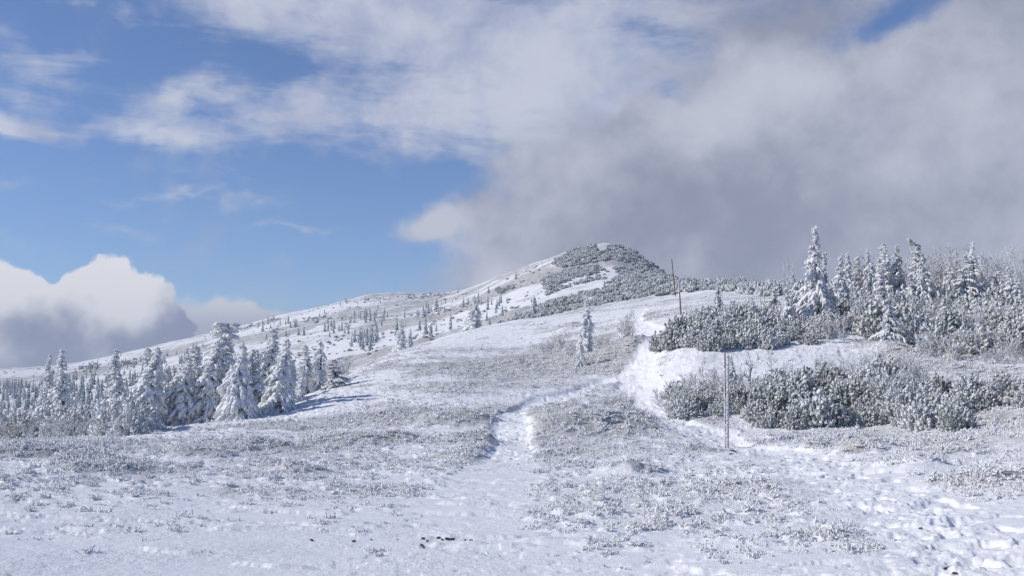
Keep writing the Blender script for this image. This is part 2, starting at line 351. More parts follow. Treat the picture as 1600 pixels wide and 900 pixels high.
# ------------------------------------------------------------------ materials
MATS = {}
def newmat(name):
    m = bpy.data.materials.new(name); m.use_nodes = True; t = m.node_tree; t.nodes.clear()
    b = t.nodes.new('ShaderNodeBsdfPrincipled'); o = t.nodes.new('ShaderNodeOutputMaterial'); t.links.new(b.outputs[0], o.inputs[0])
    MATS[name] = m; return m, t, b
def bump(t, b, h, strength=.5, dist=.02):
    n = t.nodes.new('ShaderNodeBump'); n.inputs['Strength'].default_value = strength; n.inputs['Distance'].default_value = dist
    t.links.new(h.s, n.inputs['Height']); t.links.new(n.outputs[0], b.inputs['Normal'])
def mat_ground():
    m, t, b = newmat('snowy_ground')
    tc = t.nodes.new('ShaderNodeTexCoord'); O = tc.outputs['Object']
    at = t.nodes.new('ShaderNodeAttribute'); at.attribute_name = 'heath'; h = E(t, at.outputs['Fac'])
    n1 = noise(t, O, 9, 6, .65); n2 = noise(t, O, 1.1, 6, .65, off=(4, 4, 0)); n3 = noise(t, O, 28, 4, .7, off=(1, 3, 0)); n4 = noise(t, O, .16, 8, .75, off=(1, 9, 0)); n5 = noise(t, O, .5, 5, .7, sc=(1, 1.6, 1), off=(6, 2, 0))
    cov = (h + (n1 - .5) * 1.1 + (n2 - .5) * .8 + (n3 - .5) * .5 + (n4 - .5) * 1.3 + (n5 - .5) * 1.3).step(.22, 1.0)
    dry = mixc(t, n2.step(.35, .65), (.43, .415, .39), (.54, .53, .51))
    dry = mixc(t, n3.step(.40, .72), dry, (.60, .60, .60))
    dry = mixc(t, n1.step(.60, .42) * .45, dry, (.18, .17, .135))
    snow = mixc(t, n2.step(.3, .7), (.82, .825, .845), (.87, .87, .88))
    col = mixc(t, cov * .85, snow, dry)
    t.links.new(col, b.inputs['Base Color']); b.inputs['Roughness'].default_value = .75
    b.inputs['Specular IOR Level'].default_value = .25
    bh = n3 * .25 + n1 * .7 + noise(t, O, 3.0, 5, .6, sc=(.4, 1.6, 1)) * .8 + n1 * h * 1.6
    bump(t, b, bh, .65, .05)
    return m
def mat_rime(name, dark, white, bias, contrast=.35, nscale=9.0, thick=(-.62, -.12, .70)):
    """needles or twigs under rime: the ice sits on the windward and upper faces, needles show elsewhere"""
    m, t, b = newmat(name)
    g = t.nodes.new('ShaderNodeNewGeometry'); tc = t.nodes.new('ShaderNodeTexCoord')
    dp = t.nodes.new('ShaderNodeVectorMath'); dp.operation = 'DOT_PRODUCT'
    t.links.new(g.outputs['Normal'], dp.inputs[0]); dp.inputs[1].default_value = thick
    n1 = noise(t, tc.outputs['Object'], nscale, 4, .65); n2 = noise(t, tc.outputs['Object'], nscale * .22, 3, .6, off=(2, 5, 1))
    oi = t.nodes.new('ShaderNodeObjectInfo')
    v = (E(t, oi.outputs['Random']) - .5) * .26 + E(t, dp.outputs['Value']) * .34 + (n1 - .5) * 1.25 + (n2 - .5) * .9 + bias
    f = v.step(.5 - contrast, .5 + contrast)
    dk = mixc(t, n1.step(.3, .7), dark, tuple(c * 1.9 + .01 for c in dark))
    wh = mixc(t, n2.step(.35, .65), white, tuple(min(.88, c * 1.08) for c in white))
    t.links.new(mixc(t, f, dk, wh), b.inputs['Base Color']); b.inputs['Roughness'].default_value = .8
    b.inputs['Specular IOR Level'].default_value = .2
    bump(t, b, noise(t, tc.outputs['Object'], nscale * 3.5, 3, .6), .6, .02)
    return m
M_GROUND = mat_ground()
M_SPRUCE = mat_rime('rimed_spruce_needles', (.075, .085, .07), (.80, .81, .82), 1.0)
M_SPRUCE_R = mat_rime('rimed_spruce_needles_thinner', (.06, .07, .055), (.76, .765, .78), .76)
M_PINE = mat_rime('rimed_pine_needles', (.055, .075, .05), (.74, .75, .765), .59, .42, 11)
M_PINEW = mat_rime('heavily_rimed_pine_needles', (.07, .085, .06), (.77, .78, .79), .82, .42, 11)
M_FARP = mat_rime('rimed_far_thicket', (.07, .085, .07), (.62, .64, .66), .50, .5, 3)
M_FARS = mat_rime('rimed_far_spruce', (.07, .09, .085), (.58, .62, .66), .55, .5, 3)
M_TWIG = mat_rime('rimed_twigs', (.19, .145, .105), (.70, .71, .73), .70, .4, 14)
M_TUFT = mat_rime('rimed_heath_shoots', (.36, .32, .26), (.81, .81, .82), .98, .5, 16)
M_TUFTW = mat_rime('snowed_heath_shoots', (.38, .35, .30), (.84, .84, .85), 1.12, .45, 16)
M_BARK = mat_rime('rimed_bark', (.055, .04, .03), (.62, .63, .66), .30, .25, 12)
def mat_plain(name, c, rough=.8, sc=20, var=.35, bmp=.4):
    m, t, b = newmat(name); tc = t.nodes.new('ShaderNodeTexCoord')
    n = noise(t, tc.outputs['Object'], sc, 5, .6)
    t.links.new(mixc(t, n.step(.3, .7), tuple(x * (1 - var) for x in c), tuple(min(.9, x * (1 + var)) for x in c)), b.inputs['Base Color'])
    b.inputs['Roughness'].default_value = rough; bump(t, b, n, bmp, .01); return m
M_RED = mat_plain('weathered_red_paint', (.15, .035, .035), .6)
M_WHITEP = mat_plain('weathered_white_paint', (.48, .45, .43), .6)
M_WOOD = mat_plain('weathered_pole_wood', (.16, .10, .075), .8)
M_STONE = mat_plain('dark_stone', (.07, .06, .045), .85, 14)
M_RIME = mat_plain('packed_rime', (.76, .77, .80), .85, 40, .08, .8)

# ------------------------------------------------------------------ mesh helpers
def mesh_np(name, V, Q, mat, smooth=True, tri=None):
    me = bpy.data.meshes.new(name); V = np.asarray(V, np.float32)
    nq = len(Q); nt = 0 if tri is None else len(tri)
    me.vertices.add(len(V)); me.vertices.foreach_set('co', V.ravel())
    idx = np.asarray(Q, np.int32).ravel(); ls = np.arange(nq, dtype=np.int32) * 4
    if nt: idx = np.r_[idx, np.asarray(tri, np.int32).ravel()]; ls = np.r_[ls, nq * 4 + np.arange(nt, dtype=np.int32) * 3]
    me.loops.add(len(idx)); me.loops.foreach_set('vertex_index', idx)
    me.polygons.add(nq + nt); me.polygons.foreach_set('loop_start', ls)
    me.update(calc_edges=True)
    me.polygons.foreach_set('use_smooth', np.full(nq + nt, smooth)); me.update()
    if mat: me.materials.append(mat)
    return me
class Tubes:
    """collects bent tapered tubes and makes one mesh of them"""
    def __init__(s): s.V, s.Q, s.n = [], [], 0
    def add(s, P, rad, sides=5, jit=.25, rng=RNG, flat=1.0):
        P = np.asarray(P, np.float64); rad = np.asarray(rad, np.float64)
        if P.ndim == 2: P = P[None]; rad = rad[None]
        T, K, _ = P.shape; rad = np.broadcast_to(rad, (T, K))
        d = np.gradient(P, axis=1); d /= np.linalg.norm(d, axis=2, keepdims=True) + 1e-9
        up = np.where(np.abs(d[..., 2:3]) > .93, np.array([1., 0, 0]), np.array([0., 0, 1.]))
        a = np.cross(d, up); a /= np.linalg.norm(a, axis=2, keepdims=True) + 1e-9; b = np.cross(a, d)
        th = np.arange(sides) / sides * 2 * np.pi
        rr = rad[:, :, None] * (1 + jit * rng.uniform(-1, 1, (T, K, sides)))
        V = P[:, :, None] + a[:, :, None] * (np.cos(th)[:, None] * rr[..., None]) + b[:, :, None] * (np.sin(th)[:, None] * rr[..., None] * flat)
        base = s.n + (np.arange(T)[:, None, None] * K + np.arange(K - 1)[None, :, None]) * sides
        j = np.arange(sides)[None, None]; j2 = (j + 1) % sides
        Q = np.stack([base + j, base + j2, base + sides + j2, base + sides + j], -1).reshape(-1, 4)
        s.V.append(V.reshape(-1, 3)); s.Q.append(Q); s.n += T * K * sides
    def mesh(s, name, mat, smooth=False): return mesh_np(name, np.concatenate(s.V), np.concatenate(s.Q), mat, smooth)
def curve(p0, d, L, K, sag, rng=RNG):
    """batch of curved axes: p0 (T,3), direction d (T,3), length L (T,), sag as downward bend"""
    t = np.linspace(0, 1, K)[None, :, None]; L = np.asarray(L)[:, None, None]
    P = p0[:, None] + d[:, None] * L * t
    P[..., 2] -= (np.asarray(sag)[:, None] * L[..., 0] * t[..., 0] ** 2)
    return P
def unit(v): return v / (np.linalg.norm(v, axis=-1, keepdims=True) + 1e-9)

def spruce_meshes(seed, H=5.0, width=.27, lean=0.0, tip=.10, nb=150, droop=.55, ragged=.35, mat=None, fat=1.0, tw=9, gap=0.0, top='spire', hook=0.0):
    rng = np.random.default_rng(seed); rd = rng.uniform
    def axis(h):                        # stem bends a little, and the leader may hook over
        k = h / H
        return np.stack([lean * H * k ** 1.6 + .02 * H * np.sin(k * 7 + seed) + hook * H * np.clip((k - .82) / .18, 0, 1) ** 2,
                         .015 * H * np.sin(k * 5 + seed * 2), h - abs(hook) * .6 * H * np.clip((k - .9) / .1, 0, 1) ** 2 * .5], -1)
    tr = Tubes(); hh = np.linspace(0, H * .97, 14); tr.add(axis(hh), np.linspace(.022 * H + .02, .012, 14), 8, .12, rng)
    cr = Tubes()
    t = (np.arange(nb) + rd(0, 1, nb)) / nb; t = 1 - t ** .82            # denser low down
    h = H * (.03 + .95 * t); az = rng.permutation(nb) * 2.39996 + rd(-.5, .5, nb)
    prof = width * H * (1 - t) ** (.80) + tip * .35
    if top == 'slim': prof = width * H * np.where(t < .55, (1 - t / .62) * .9 + .22, .30 * (1 - t) / .45 + .05)
    L = prof * (1 + ragged * rd(-1, .8, nb)); L *= np.where(rd(0, 1, nb) < gap, .35, 1)
    L = L * (1 + .18 * np.cos(az - math.pi) )                            # heavier to windward
    if top == 'star':
        sel = t > .86; L[sel] = .105 * H * rd(.5, 1.15, sel.sum())
    L = np.maximum(L, .10)
    rise = np.where(t > .8, .45, -.15 + .35 * t) + rd(-.15, .15, nb)
    if top == 'star': rise = np.where(t > .86, rd(.1, .9, nb), rise)
    d = unit(np.stack([np.cos(az), np.sin(az), rise], -1)); p0 = axis(h)
    K = 6; ax = curve(p0, d, L, K, droop * (1 - .5 * t) * rd(.7, 1.3, nb))
    k = np.linspace(0, 1, K)[None]
    rad = (.030 + .045 * np.sin(np.pi * np.clip(k * .9 + .1, 0, 1))) * fat * (L / (.22 * H)).clip(.45, 1.2)[:, None] * (H / 4.5)
    cr.add(ax, rad, 6, .45, rng)
    # side shoots hanging off each bough like a fringe
    nt = nb * tw; bi = np.repeat(np.arange(nb), tw); u = rd(.12, 1.0, nt)
    fi = u * (K - 1); i0 = np.minimum(fi.astype(int), K - 2); fr = (fi - i0)[:, None]
    p = ax[bi, i0] * (1 - fr) + ax[bi, i0 + 1] * fr; bd = unit(ax[bi, i0 + 1] - ax[bi, i0])
    side = unit(np.cross(bd, np.array([0, 0, 1.]))) * np.where(rd(0, 1, nt) < .5, -1, 1)[:, None]
    sd_ = unit(bd * rd(.5, 1.1, nt)[:, None] + side * rd(.2, 1.0, nt)[:, None] + np.array([0, 0, 1.]) * rd(-.75, .05, nt)[:, None])
    Ls = np.clip(L[bi] * rd(.22, .5, nt) * (1.15 - .5 * u), .07, .42 * H / 4.5)
    P = curve(p, sd_, Ls, 4, rd(.2, .7, nt))
    rs = np.array([.030, .058, .050, .012])[None] * rd(.6, 1.3, nt)[:, None] * fat * H / 4.5 * (Ls / .22).clip(.5, 1.15)[:, None]
    cr.add(P, rs, 5, .5, rng)
    # short rime feathers for the fine grain
    nf = nt * 2; si = rng.integers(0, nt, nf); ki = rng.integers(1, 4, nf); q = P[si, ki]
    fd = unit(rng.normal(size=(nf, 3)) + np.array([-.55, -.1, .35])); Lf = rd(.05, .13, nf) * H / 4.5
    cr.add(curve(q, fd, Lf, 2, np.zeros(nf)), np.array([.026, .005])[None] * rd(.6, 1.4, nf)[:, None] * H / 4.5, 4, .3, rng)
    return tr.mesh('trunk', M_BARK, True), cr.mesh('crown', mat or M_SPRUCE, True)

def spruce_far(seed, H=4.0, nb=46, width=.2):
    rng = np.random.default_rng(seed); rd = rng.uniform; cr = Tubes()
    cr.add(np.array([[0, 0, 0], [0, 0, H * .5], [0, 0, H]]), [.09, .09, .03], 5, .2, rng)
    t = np.linspace(0, .97, nb); az = np.arange(nb) * 2.4 + rd(-.4, .4, nb); L = width * H * (1 - t) ** .85 * rd(.6, 1.25, nb) + .08
    p0 = np.stack([0 * t, 0 * t, H * (.04 + .93 * t)], -1); d = unit(np.stack([np.cos(az), np.sin(az), rd(-.5, .1, nb)], -1))
    cr.add(curve(p0, d, L, 4, rd(.2, .6, nb)), np.array([.10, .17, .14, .03])[None] * H / 4 * (1.15 - .7 * t)[:, None], 5, .5, rng)
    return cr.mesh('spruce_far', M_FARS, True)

def pine_bush(seed, rad=.8, ht=1.3, n=120, nn=20, mat=None):
    """dwarf pine: shoots bend up from the root and end in bottle brushes of rimed needles"""
    rng = np.random.default_rng(seed); rd = rng.uniform; B = Tubes()
    cz = rd(0, 1, n); aa = rd(0, 2 * np.pi, n); sh = rd(.62, 1.12, n); lob = 1 + .16 * np.sin(aa * 3 + seed) + .1 * np.sin(aa * 5 + seed * 2)
    rr = np.sqrt(1 - cz ** 2) * rad * sh * lob
    top = np.stack([rr * np.cos(aa), rr * np.sin(aa), ht * cz * sh * (1 + .12 * np.sin(aa * 4 + 1))], -1)
    base = top * np.array([.3, .3, 0]) + np.array([0, 0, -.1]); mid = base * .5 + top * .5; mid[:, 2] *= .7; mid[:, :2] *= 1.12
    B.add(np.stack([base, mid, top], 1), np.array([.024, .02, .014])[None] * np.ones((n, 1)), 4, .2, rng)
    ax = unit(np.stack([top[:, 0] / rad * .9, top[:, 1] / rad * .9, np.full(n, .9)], -1) + rng.normal(size=(n, 3)) * .3)
    Lb = rd(.10, .19, n)
    B.add(curve(top - ax * Lb[:, None] * .4, ax, Lb * 1.1, 4, np.zeros(n)), np.array([.03, .058, .056, .02])[None] * rd(.75, 1.35, n)[:, None], 6, .45, rng)
    ni = np.repeat(np.arange(n), nn); u = rd(-.35, .8, n * nn)[:, None]
    p = top[ni] + ax[ni] * Lb[ni][:, None] * u
    nd = unit(ax[ni] * rd(.2, .8, n * nn)[:, None] + unit(rng.normal(size=(n * nn, 3))))
    B.add(curve(p, nd, rd(.05, .10, n * nn), 3, np.zeros(n * nn)), np.array([.012, .020, .008])[None] * rd(.7, 1.3, n * nn)[:, None], 3, .2, rng)
    return B.mesh('pine_bush', mat or M_PINE, True)
def pine_bush_far(seed, rad=1.3, ht=1.5, n=46):
    rng = np.random.default_rng(seed); rd = rng.uniform; B = Tubes()
    rr = np.sqrt(rd(0, 1, n)) * rad; aa = rd(0, 2 * np.pi, n)
    top = np.stack([rr * np.cos(aa), rr * np.sin(aa), ht * np.sqrt(np.clip(1 - (rr / rad / 1.1) ** 2, .05, 1)) * rd(.6, 1.1, n)], -1)
    base = top * np.array([.6, .6, .25])
    B.add(curve(base, unit(top - base + rng.normal(size=(n, 3)) * .1), np.linalg.norm(top - base, axis=1), 4, np.zeros(n)), np.array([.10, .16, .17, .05])[None] * rd(.7, 1.3, n)[:, None], 5, .45, rng)
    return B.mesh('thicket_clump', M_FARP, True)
def twig_shrub(seed, H=1.4, stems=7, spread=.5, lv=3, r0=.02, mat=None, kids=5, up=.6):
    """leafless shrub, every twig sleeved in rime"""
    rng = np.random.default_rng(seed); rd = rng.uniform; B = Tubes()
    n = stems; p = rng.normal(size=(n, 3)) * np.array([.08, .08, 0]) * H; a = rd(0, 2 * np.pi, n)
    d = unit(np.stack([np.cos(a) * spread * rd(.3, 1.2, n), np.sin(a) * spread * rd(.3, 1.2, n), np.ones(n)], -1)); L = H * rd(.55, 1.0, n); r = r0
    for k in range(lv):
        P = curve(p, d, L, 4, rd(-.15, .12, len(p))); P[:, 1:] += rng.normal(size=(len(p), 3, 3)) * .03 * L[:, None, None]
        B.add(P, np.array([1, .9, .75, .45])[None] * r * rd(.8, 1.2, len(p))[:, None], 4, .3, rng)
        if k == lv - 1: break
        m = kids; i = np.repeat(np.arange(len(p)), m); u = rd(.25, 1, len(i)) * 3; i0 = np.minimum(u.astype(int), 2); fr = (u - i0)[:, None]
        q = P[i, i0] * (1 - fr) + P[i, i0 + 1] * fr
        d = unit(d[i] * .8 + unit(rng.normal(size=(len(i), 3))) * .8 + np.array([0, 0, up * .5])); L = L[i] * rd(.25, .5, len(i)); p = q; r *= .78
    return B.mesh('twigs', mat or M_TWIG, True)
def tuft(seed, h=.14, n=16, w=.09, r=.011, lean=.35, mat=None):
    rng = np.random.default_rng(seed); rd = rng.uniform; B = Tubes()
    p = np.stack([rng.normal(size=n) * w * .55, rng.normal(size=n) * w * .55, np.full(n, -.02)], -1)
    d = unit(np.stack([rng.normal(size=n) * lean, rng.normal(size=n) * lean, np.ones(n)], -1)); L = h * rd(.45, 1.15, n)
    P = curve(p, d, L, 4, rd(0, .5, n)); B.add(P, np.array([.6, 1.2, 1.1, .4])[None] * r * rd(.7, 1.4, n)[:, None], 4, .45, rng)
    m = n * 2; i = rng.integers(0, n, m); k = rng.integers(1, 4, m)
    B.add(curve(P[i, k], unit(rng.normal(size=(m, 3)) + np.array([0, 0, .6])), h * rd(.15, .4, m), 3, np.zeros(m)), np.array([.8, 1.1, .3])[None] * r, 4, .4, rng)
    return B.mesh('tuft', mat or M_TUFT, True)

# ------------------------------------------------------------------ object helpers
def tag(o, label=None, cat=None, group=None, kind=None):
    for k, v in (('label', label), ('category', cat), ('group', group), ('kind', kind)):
        if v: o[k] = v
    return o
def obj(name, me, parent=None):
    o = bpy.data.objects.new(name, me); C.objects.link(o)
    if parent: o.parent = parent
    return o
def thing(name, label, cat, loc, group=None, rz=0, sc=1.0):
    o = bpy.data.objects.new(name, None); C.objects.link(o); o.location = loc; o.rotation_euler = (0, 0, rz); o.scale = (sc, sc, sc) if not isinstance(sc, tuple) else sc
    o.empty_display_size = .3
    return tag(o, label, cat, group)
def at(px, Y):                                  # x, y for a picture column and a distance
    a, _ = px_ang(px, 600); return math.tan(a) * Y, Y

# ------------------------------------------------------------------ the ground sheet
def build_ground():
    lr = np.concatenate([np.log(np.geomspace(.6, 7.6, 46))[:-1], np.arange(math.log(7.6), math.log(45), .0036), np.arange(math.log(45), math.log(150), .0056), np.arange(math.log(150), math.log(1100), .009), np.log(np.geomspace(1100, 9000, 26))])
    r = np.exp(lr)
    ph = np.concatenate([np.linspace(-math.pi, -.56, 90)[:-1], np.linspace(-.56, .56, 1180), np.linspace(.56, math.pi, 90)[1:]])
    Rr, Ph = np.meshgrid(r, ph, indexing='ij'); X = np.sin(Ph) * Rr; Y = np.cos(Ph) * Rr
    Z = ground_z(X, Y)
    far = sstep(Rr, 2200, 9000); Z = Z * (1 - far) + (-130) * far
    nr, nc = X.shape; V = np.stack([X, Y, Z], -1).reshape(-1, 3)
    i = np.arange(nr - 1)[:, None] * nc; j = np.arange(nc - 1)[None]
    Q = np.stack([i + j, i + nc + j, i + nc + j + 1, i + j + 1], -1).reshape(-1, 4)[:, ::-1]
    V = np.vstack([V, [[0, 0, float(Z[0].mean())]]]); c = len(V) - 1
    tri = np.stack([np.full(nc - 1, c), np.arange(nc - 1) + 1, np.arange(nc - 1)], -1)
    me = mesh_np('ground', V, Q, M_GROUND, True, tri)
    h = np.append(heath(X, Y).ravel(), 0).astype(np.float32)
    a = me.attributes.new('heath', 'FLOAT', 'POINT'); a.data.foreach_set('value', h)
    o = obj('ground', me); tag(o, kind='structure'); return o
build_ground()

# ------------------------------------------------------------------ spruces close enough to show trunk and crown
SP = {}
def proto(key, **kw): SP[key] = (kw['H'], spruce_meshes(**kw))
proto('wide', seed=1, H=4.6, width=.27, nb=190, droop=.7, fat=1.6)
proto('wide2', seed=2, H=4.6, width=.24, nb=180, droop=.75, fat=1.55, lean=.04)
proto('lean', seed=3, H=4.6, width=.20, nb=160, droop=.75, fat=1.55, lean=.10, top='slim')
proto('slim', seed=4, H=4.6, width=.15, nb=150, droop=.6, fat=1.45, ragged=.5)
proto('slimspire', seed=5, H=4.6, width=.24, nb=160, droop=.6, fat=1.45, top='slim')
proto('star', seed=6, H=4.8, width=.24, nb=200, droop=.75, fat=1.55, top='star')
proto('ragged', seed=7, H=5.6, width=.25, nb=210, droop=.55, fat=1.15, ragged=.65, mat=M_SPRUCE_R, gap=.15, lean=-.05, top='slim')
proto('ragged2', seed=8, H=4.6, width=.22, nb=130, droop=.5, fat=1.0, ragged=.7, mat=M_SPRUCE_R, gap=.25)
proto('hook', seed=9, H=4.6, width=.15, nb=130, droop=.6, fat=1.1, ragged=.5, mat=M_SPRUCE_R, hook=-.13)
proto('small', seed=10, H=1.6, width=.30, nb=60, droop=.6, fat=1.3)
proto('flagged', seed=12, H=5.0, width=.13, nb=120, droop=.5, fat=1.1, ragged=.6, mat=M_SPRUCE_R, lean=-.05, top='slim')
def tree(key, px, Y, base_top, label, group=None, wid=1.0, rz=None, name='spruce'):
    if group == LG: wid *= 1.42 if px > 200 else 1.25
    if group == RG: wid *= 1.12
    """base_top: picture row of the tip; the height follows from the ground under the tree"""
    x, y = at(px, Y); z = gz(x, y) - .05; r = math.hypot(x, y)
    _, e = px_ang(px, base_top); H = (e * r + CAM_Z) - z
    H0, (tm, cm) = SP[key]; s = H / H0
    t = thing(name, label, 'spruce tree', (x, y, z), group, random.uniform(-.5, .5) if rz is None else rz, (s * wid, s * wid, s))
    obj('trunk', tm, t); obj('crown', cm, t); return t
LG = 'rimed spruces of the left stand'; RG = 'rimed spruces in the thicket on the right'
tree('slimspire', 97, 53, 545, 'white column-shaped spruce, the taller of the twin tops rising left of the stand', LG, .95)
tree('slimspire', 78, 54, 553, 'thin white spruce tight on the left of the taller twin-top spruce', LG, .7, 1.2)
tree('lean', 60, 56, 600, 'low rimed spruce at the foot of the twin tops, leftmost of the near spruces', LG, .9)
tree('slimspire', 183, 52, 545, 'lone slim spruce with a knobbly snow cap between the twin tops and the dense stand', LG, 1.0, .4)
tree('small', 140, 44, 630, 'small squat snow cone standing among dwarf pines at the left', 'small spruces at the forest edge', 1.0)
tree('wide2', 236, 45, 540, 'broad white spruce at the front left corner of the dense stand', LG, .85)
tree('slim', 232, 54, 541, 'narrow leaning spruce showing behind the front left corner spruce', LG, .9)
tree('slim', 262, 47, 571, 'short slim spruce second from the left in the dense stand', LG, 1.1, 1)
tree('wide', 290, 46, 552, 'white spruce with drooping boughs left of the middle of the dense stand', LG, .9, .3)
tree('slim', 308, 50, 538, 'pale spruce behind the drooping boughs, left of the star-topped spruce', LG, 1.2, .2)
tree('wide2', 330, 46, 530, 'full spruce directly left of the star-topped spruce', LG, .8, -.4)
tree('star', 354, 47, 502, 'tallest spruce of the left stand with a star-shaped burst of boughs on top', LG, 1.0, 0)
tree('wide', 376, 44.5, 533, 'wide snow-laden spruce in front of and right of the star-topped one', LG, .74, .1)
tree('lean', 408, 47, 510, 'tall spruce with a crooked spire right of the star-topped one', LG, 1.1, 0)
tree('slimspire', 396, 48, 545, 'rounded spruce squeezed between the star top and the crooked spire', LG, .9, .8)
tree('wide2', 440, 46, 528, 'rightmost tall spruce of the left stand with a long cone skirt', LG, .8, -.1)
tree('lean', 468, 50, 570, 'low shaded spruce just right of the long cone skirt', LG, .9, .5)
tree('slim', 478, 56, 538, 'small grey spruce behind the right end of the left stand', LG, 1.1, 0)
tree('small', 500, 56, 528, 'white cone-shaped young spruce at the right end of the left stand', 'small spruces at the forest edge', .8)
tree('hook', 522, 54, 556, 'bent spruce with hanging rimed boughs at the far right of the left stand', LG, 1.9, math.pi)
for px, Y, tp, k in [(285, 51, 575, 'slim'), (320, 52, 560, 'wide2'), (365, 51, 552, 'wide'), (392, 52, 545, 'wide2'), (425, 51, 548, 'slim'), (455, 52, 562, 'wide'), (345, 53, 548, 'wide')]:
    tree(k, px, Y, tp, 'shorter spruce filling the dense stand behind its front row', LG, .9)
tree('slim', 918, 61, 457, 'lone spruce with a thin white spire on the slope left of the footpath', None, .85, 0)
tree('small', 908, 57, 518, 'small rimed spruce in front of the lone thin-spired one', None, .6)
tree('slim', 742, 103, 462, 'rimed spruce peeping over the snow crest below the summit ridge', 'spruces just behind the crest', 1.7, 0)
tree('wide', 733, 106, 482, 'broader low spruce beside the one peeping over the snow crest', 'spruces just behind the crest', 1.0, 0)
tree('slim', 626, 92, 500, 'slim pointed spruce standing behind the crest above the left stand', 'spruces just behind the crest', 1.4, 0)
tree('wide', 640, 94, 513, 'rounded spruce right beside the slim pointed one behind the crest', 'spruces just behind the crest', .9, 0)
tree('ragged', 1285, 57, 351, 'tallest spruce of the picture with a ragged tapering top against grey cloud', RG, .84, 0)
tree('flagged', 1298, 59, 392, 'narrow spruce hugging the right side of the tallest one', RG, 1.0, .6)
tree('flagged', 1392, 50, 408, 'thin wind-shaped spruce standing in front of the right thicket on a snowy mound', RG, 1.15, 0)
tree('ragged2', 1330, 66, 398, 'dark-tipped spruce just right of the tallest spruce', RG, .7)
tree('ragged2', 1364, 67, 386, 'thin crooked spruce with a mop top in the right thicket', RG, .6, 1.4)
tree('slim', 1390, 64, 378, 'slim spruce with spiky tip left of the round-capped spruce', RG, 1.1)
tree('ragged', 1411, 64, 380, 'round-capped spruce between the spiky tip and the hooked top', RG, .9, .7)
tree('hook', 1440, 62, 368, 'spruce whose white top hooks over to the left in the right thicket', RG, 1.1, 0)
tree('ragged2', 1450, 60, 395, 'lower spruce in front of the hooked-top one', RG, .8, 2)
tree('slimspire', 1530, 66, 377, 'spruce with stacked snow balls at the tip, farthest right of the spires', RG, .9, 1.1)
tree('ragged2', 1215, 62, 435, 'bushy spruce at the left end of the right thicket', RG, 1.0)
tree('slim', 1180, 58, 470, 'small upright white spruce rising from the dwarf pines above the snow patch', RG, 1.2)
tree('ragged2', 1245, 60, 425, 'stocky spruce close on the left of the tallest one', RG, .9, .9)
tree('slim', 1232, 56, 448, 'thin white sapling spruce in front of the stocky one', RG, 1.2, .9)
tree('ragged2', 1126, 76, 428, 'airy young spruce on the crest between the far marker poles and the thicket', None, .7)
tree('small', 1311, 47, 540, 'tiny snow cone alone on the bright snow patch', None, .9)
tree('slim', 1144, 41, 556, 'little shaded spruce hidden behind the nearest marker poles', None, 1.3, 0)
tree('ragged', 1262, 57, 470, 'low broad spruce at the lower left of the tallest one', RG, 1.0, 2.2)
tree('ragged2', 1300, 54, 480, 'low broad spruce at the lower right foot of the tallest one', RG, 1.0, 2.6)

rs_ = random.Random(5)
for i in range(34):
    px = 1318 + i * 9.6 + rs_.uniform(-9, 9); Y = rs_.uniform(61, 76); lo = px > 1480
    tree(rs_.choice(['ragged2', 'ragged', 'slim', 'ragged2']), px, Y, rs_.uniform(392, 445) if not lo else rs_.uniform(388, 440), ('nameless grey rimed spruce in the %s part of the right thicket' % ('left' if px < 1420 else 'middle' if px < 1520 else 'right')).replace('nameless ', 'shorter '), 'shorter spruces in the %s part of the right thicket' % ('left' if px < 1420 else 'middle' if px < 1520 else 'right'), rs_.uniform(.9, 1.4))
for i in range(9):
    px = 1150 + i * 14 + rs_.uniform(-6, 6)
    tree(rs_.choice(['slim', 'ragged2']), px, rs_.uniform(57, 62), rs_.uniform(455, 480), 'small rimed spruce among the dwarf pines left of the tallest spruce', 'small spruces left of the tallest one', 1.2)
# ------------------------------------------------------------------ dwarf pines, one object each
BUSH = [pine_bush(s, .85, 1.15, 250, 12) for s in range(20, 25)]
BUSHW = [pine_bush(s, .9, 1.15, 210, 12, M_PINEW) for s in range(30, 33)]
def inpoly(px, py, poly):
    c = False; j = len(poly) - 1
    for i in range(len(poly)):
        (xi, yi), (xj, yj) = poly[i], poly[j]
        if (yi > py) != (yj > py) and px < (xj - xi) * (py - yi) / (yj - yi) + xi: c = not c
        j = i
    return c
def scatter(poly, n, rmin, rmax, mind, tries=4000, rs=None):
    """points of the slope inside an outline given by picture columns and rows, kept mind metres apart"""
    rs = rs or random; xs = [p[0] for p in poly]; ys = [p[1] for p in poly]; out = []
    cache = {}
    for _ in range(tries):
        if len(out) >= n: break
        px, py = rs.uniform(min(xs), max(xs)), rs.uniform(min(ys), max(ys))
        if not inpoly(px, py, poly): continue
        p = hitxy(px, py, rmin, rmax)
        if p is None: continue
        if any((p[0] - q[0]) ** 2 + (p[1] - q[1]) ** 2 < mind * mind for q in out): continue
        out.append(p)
    return out
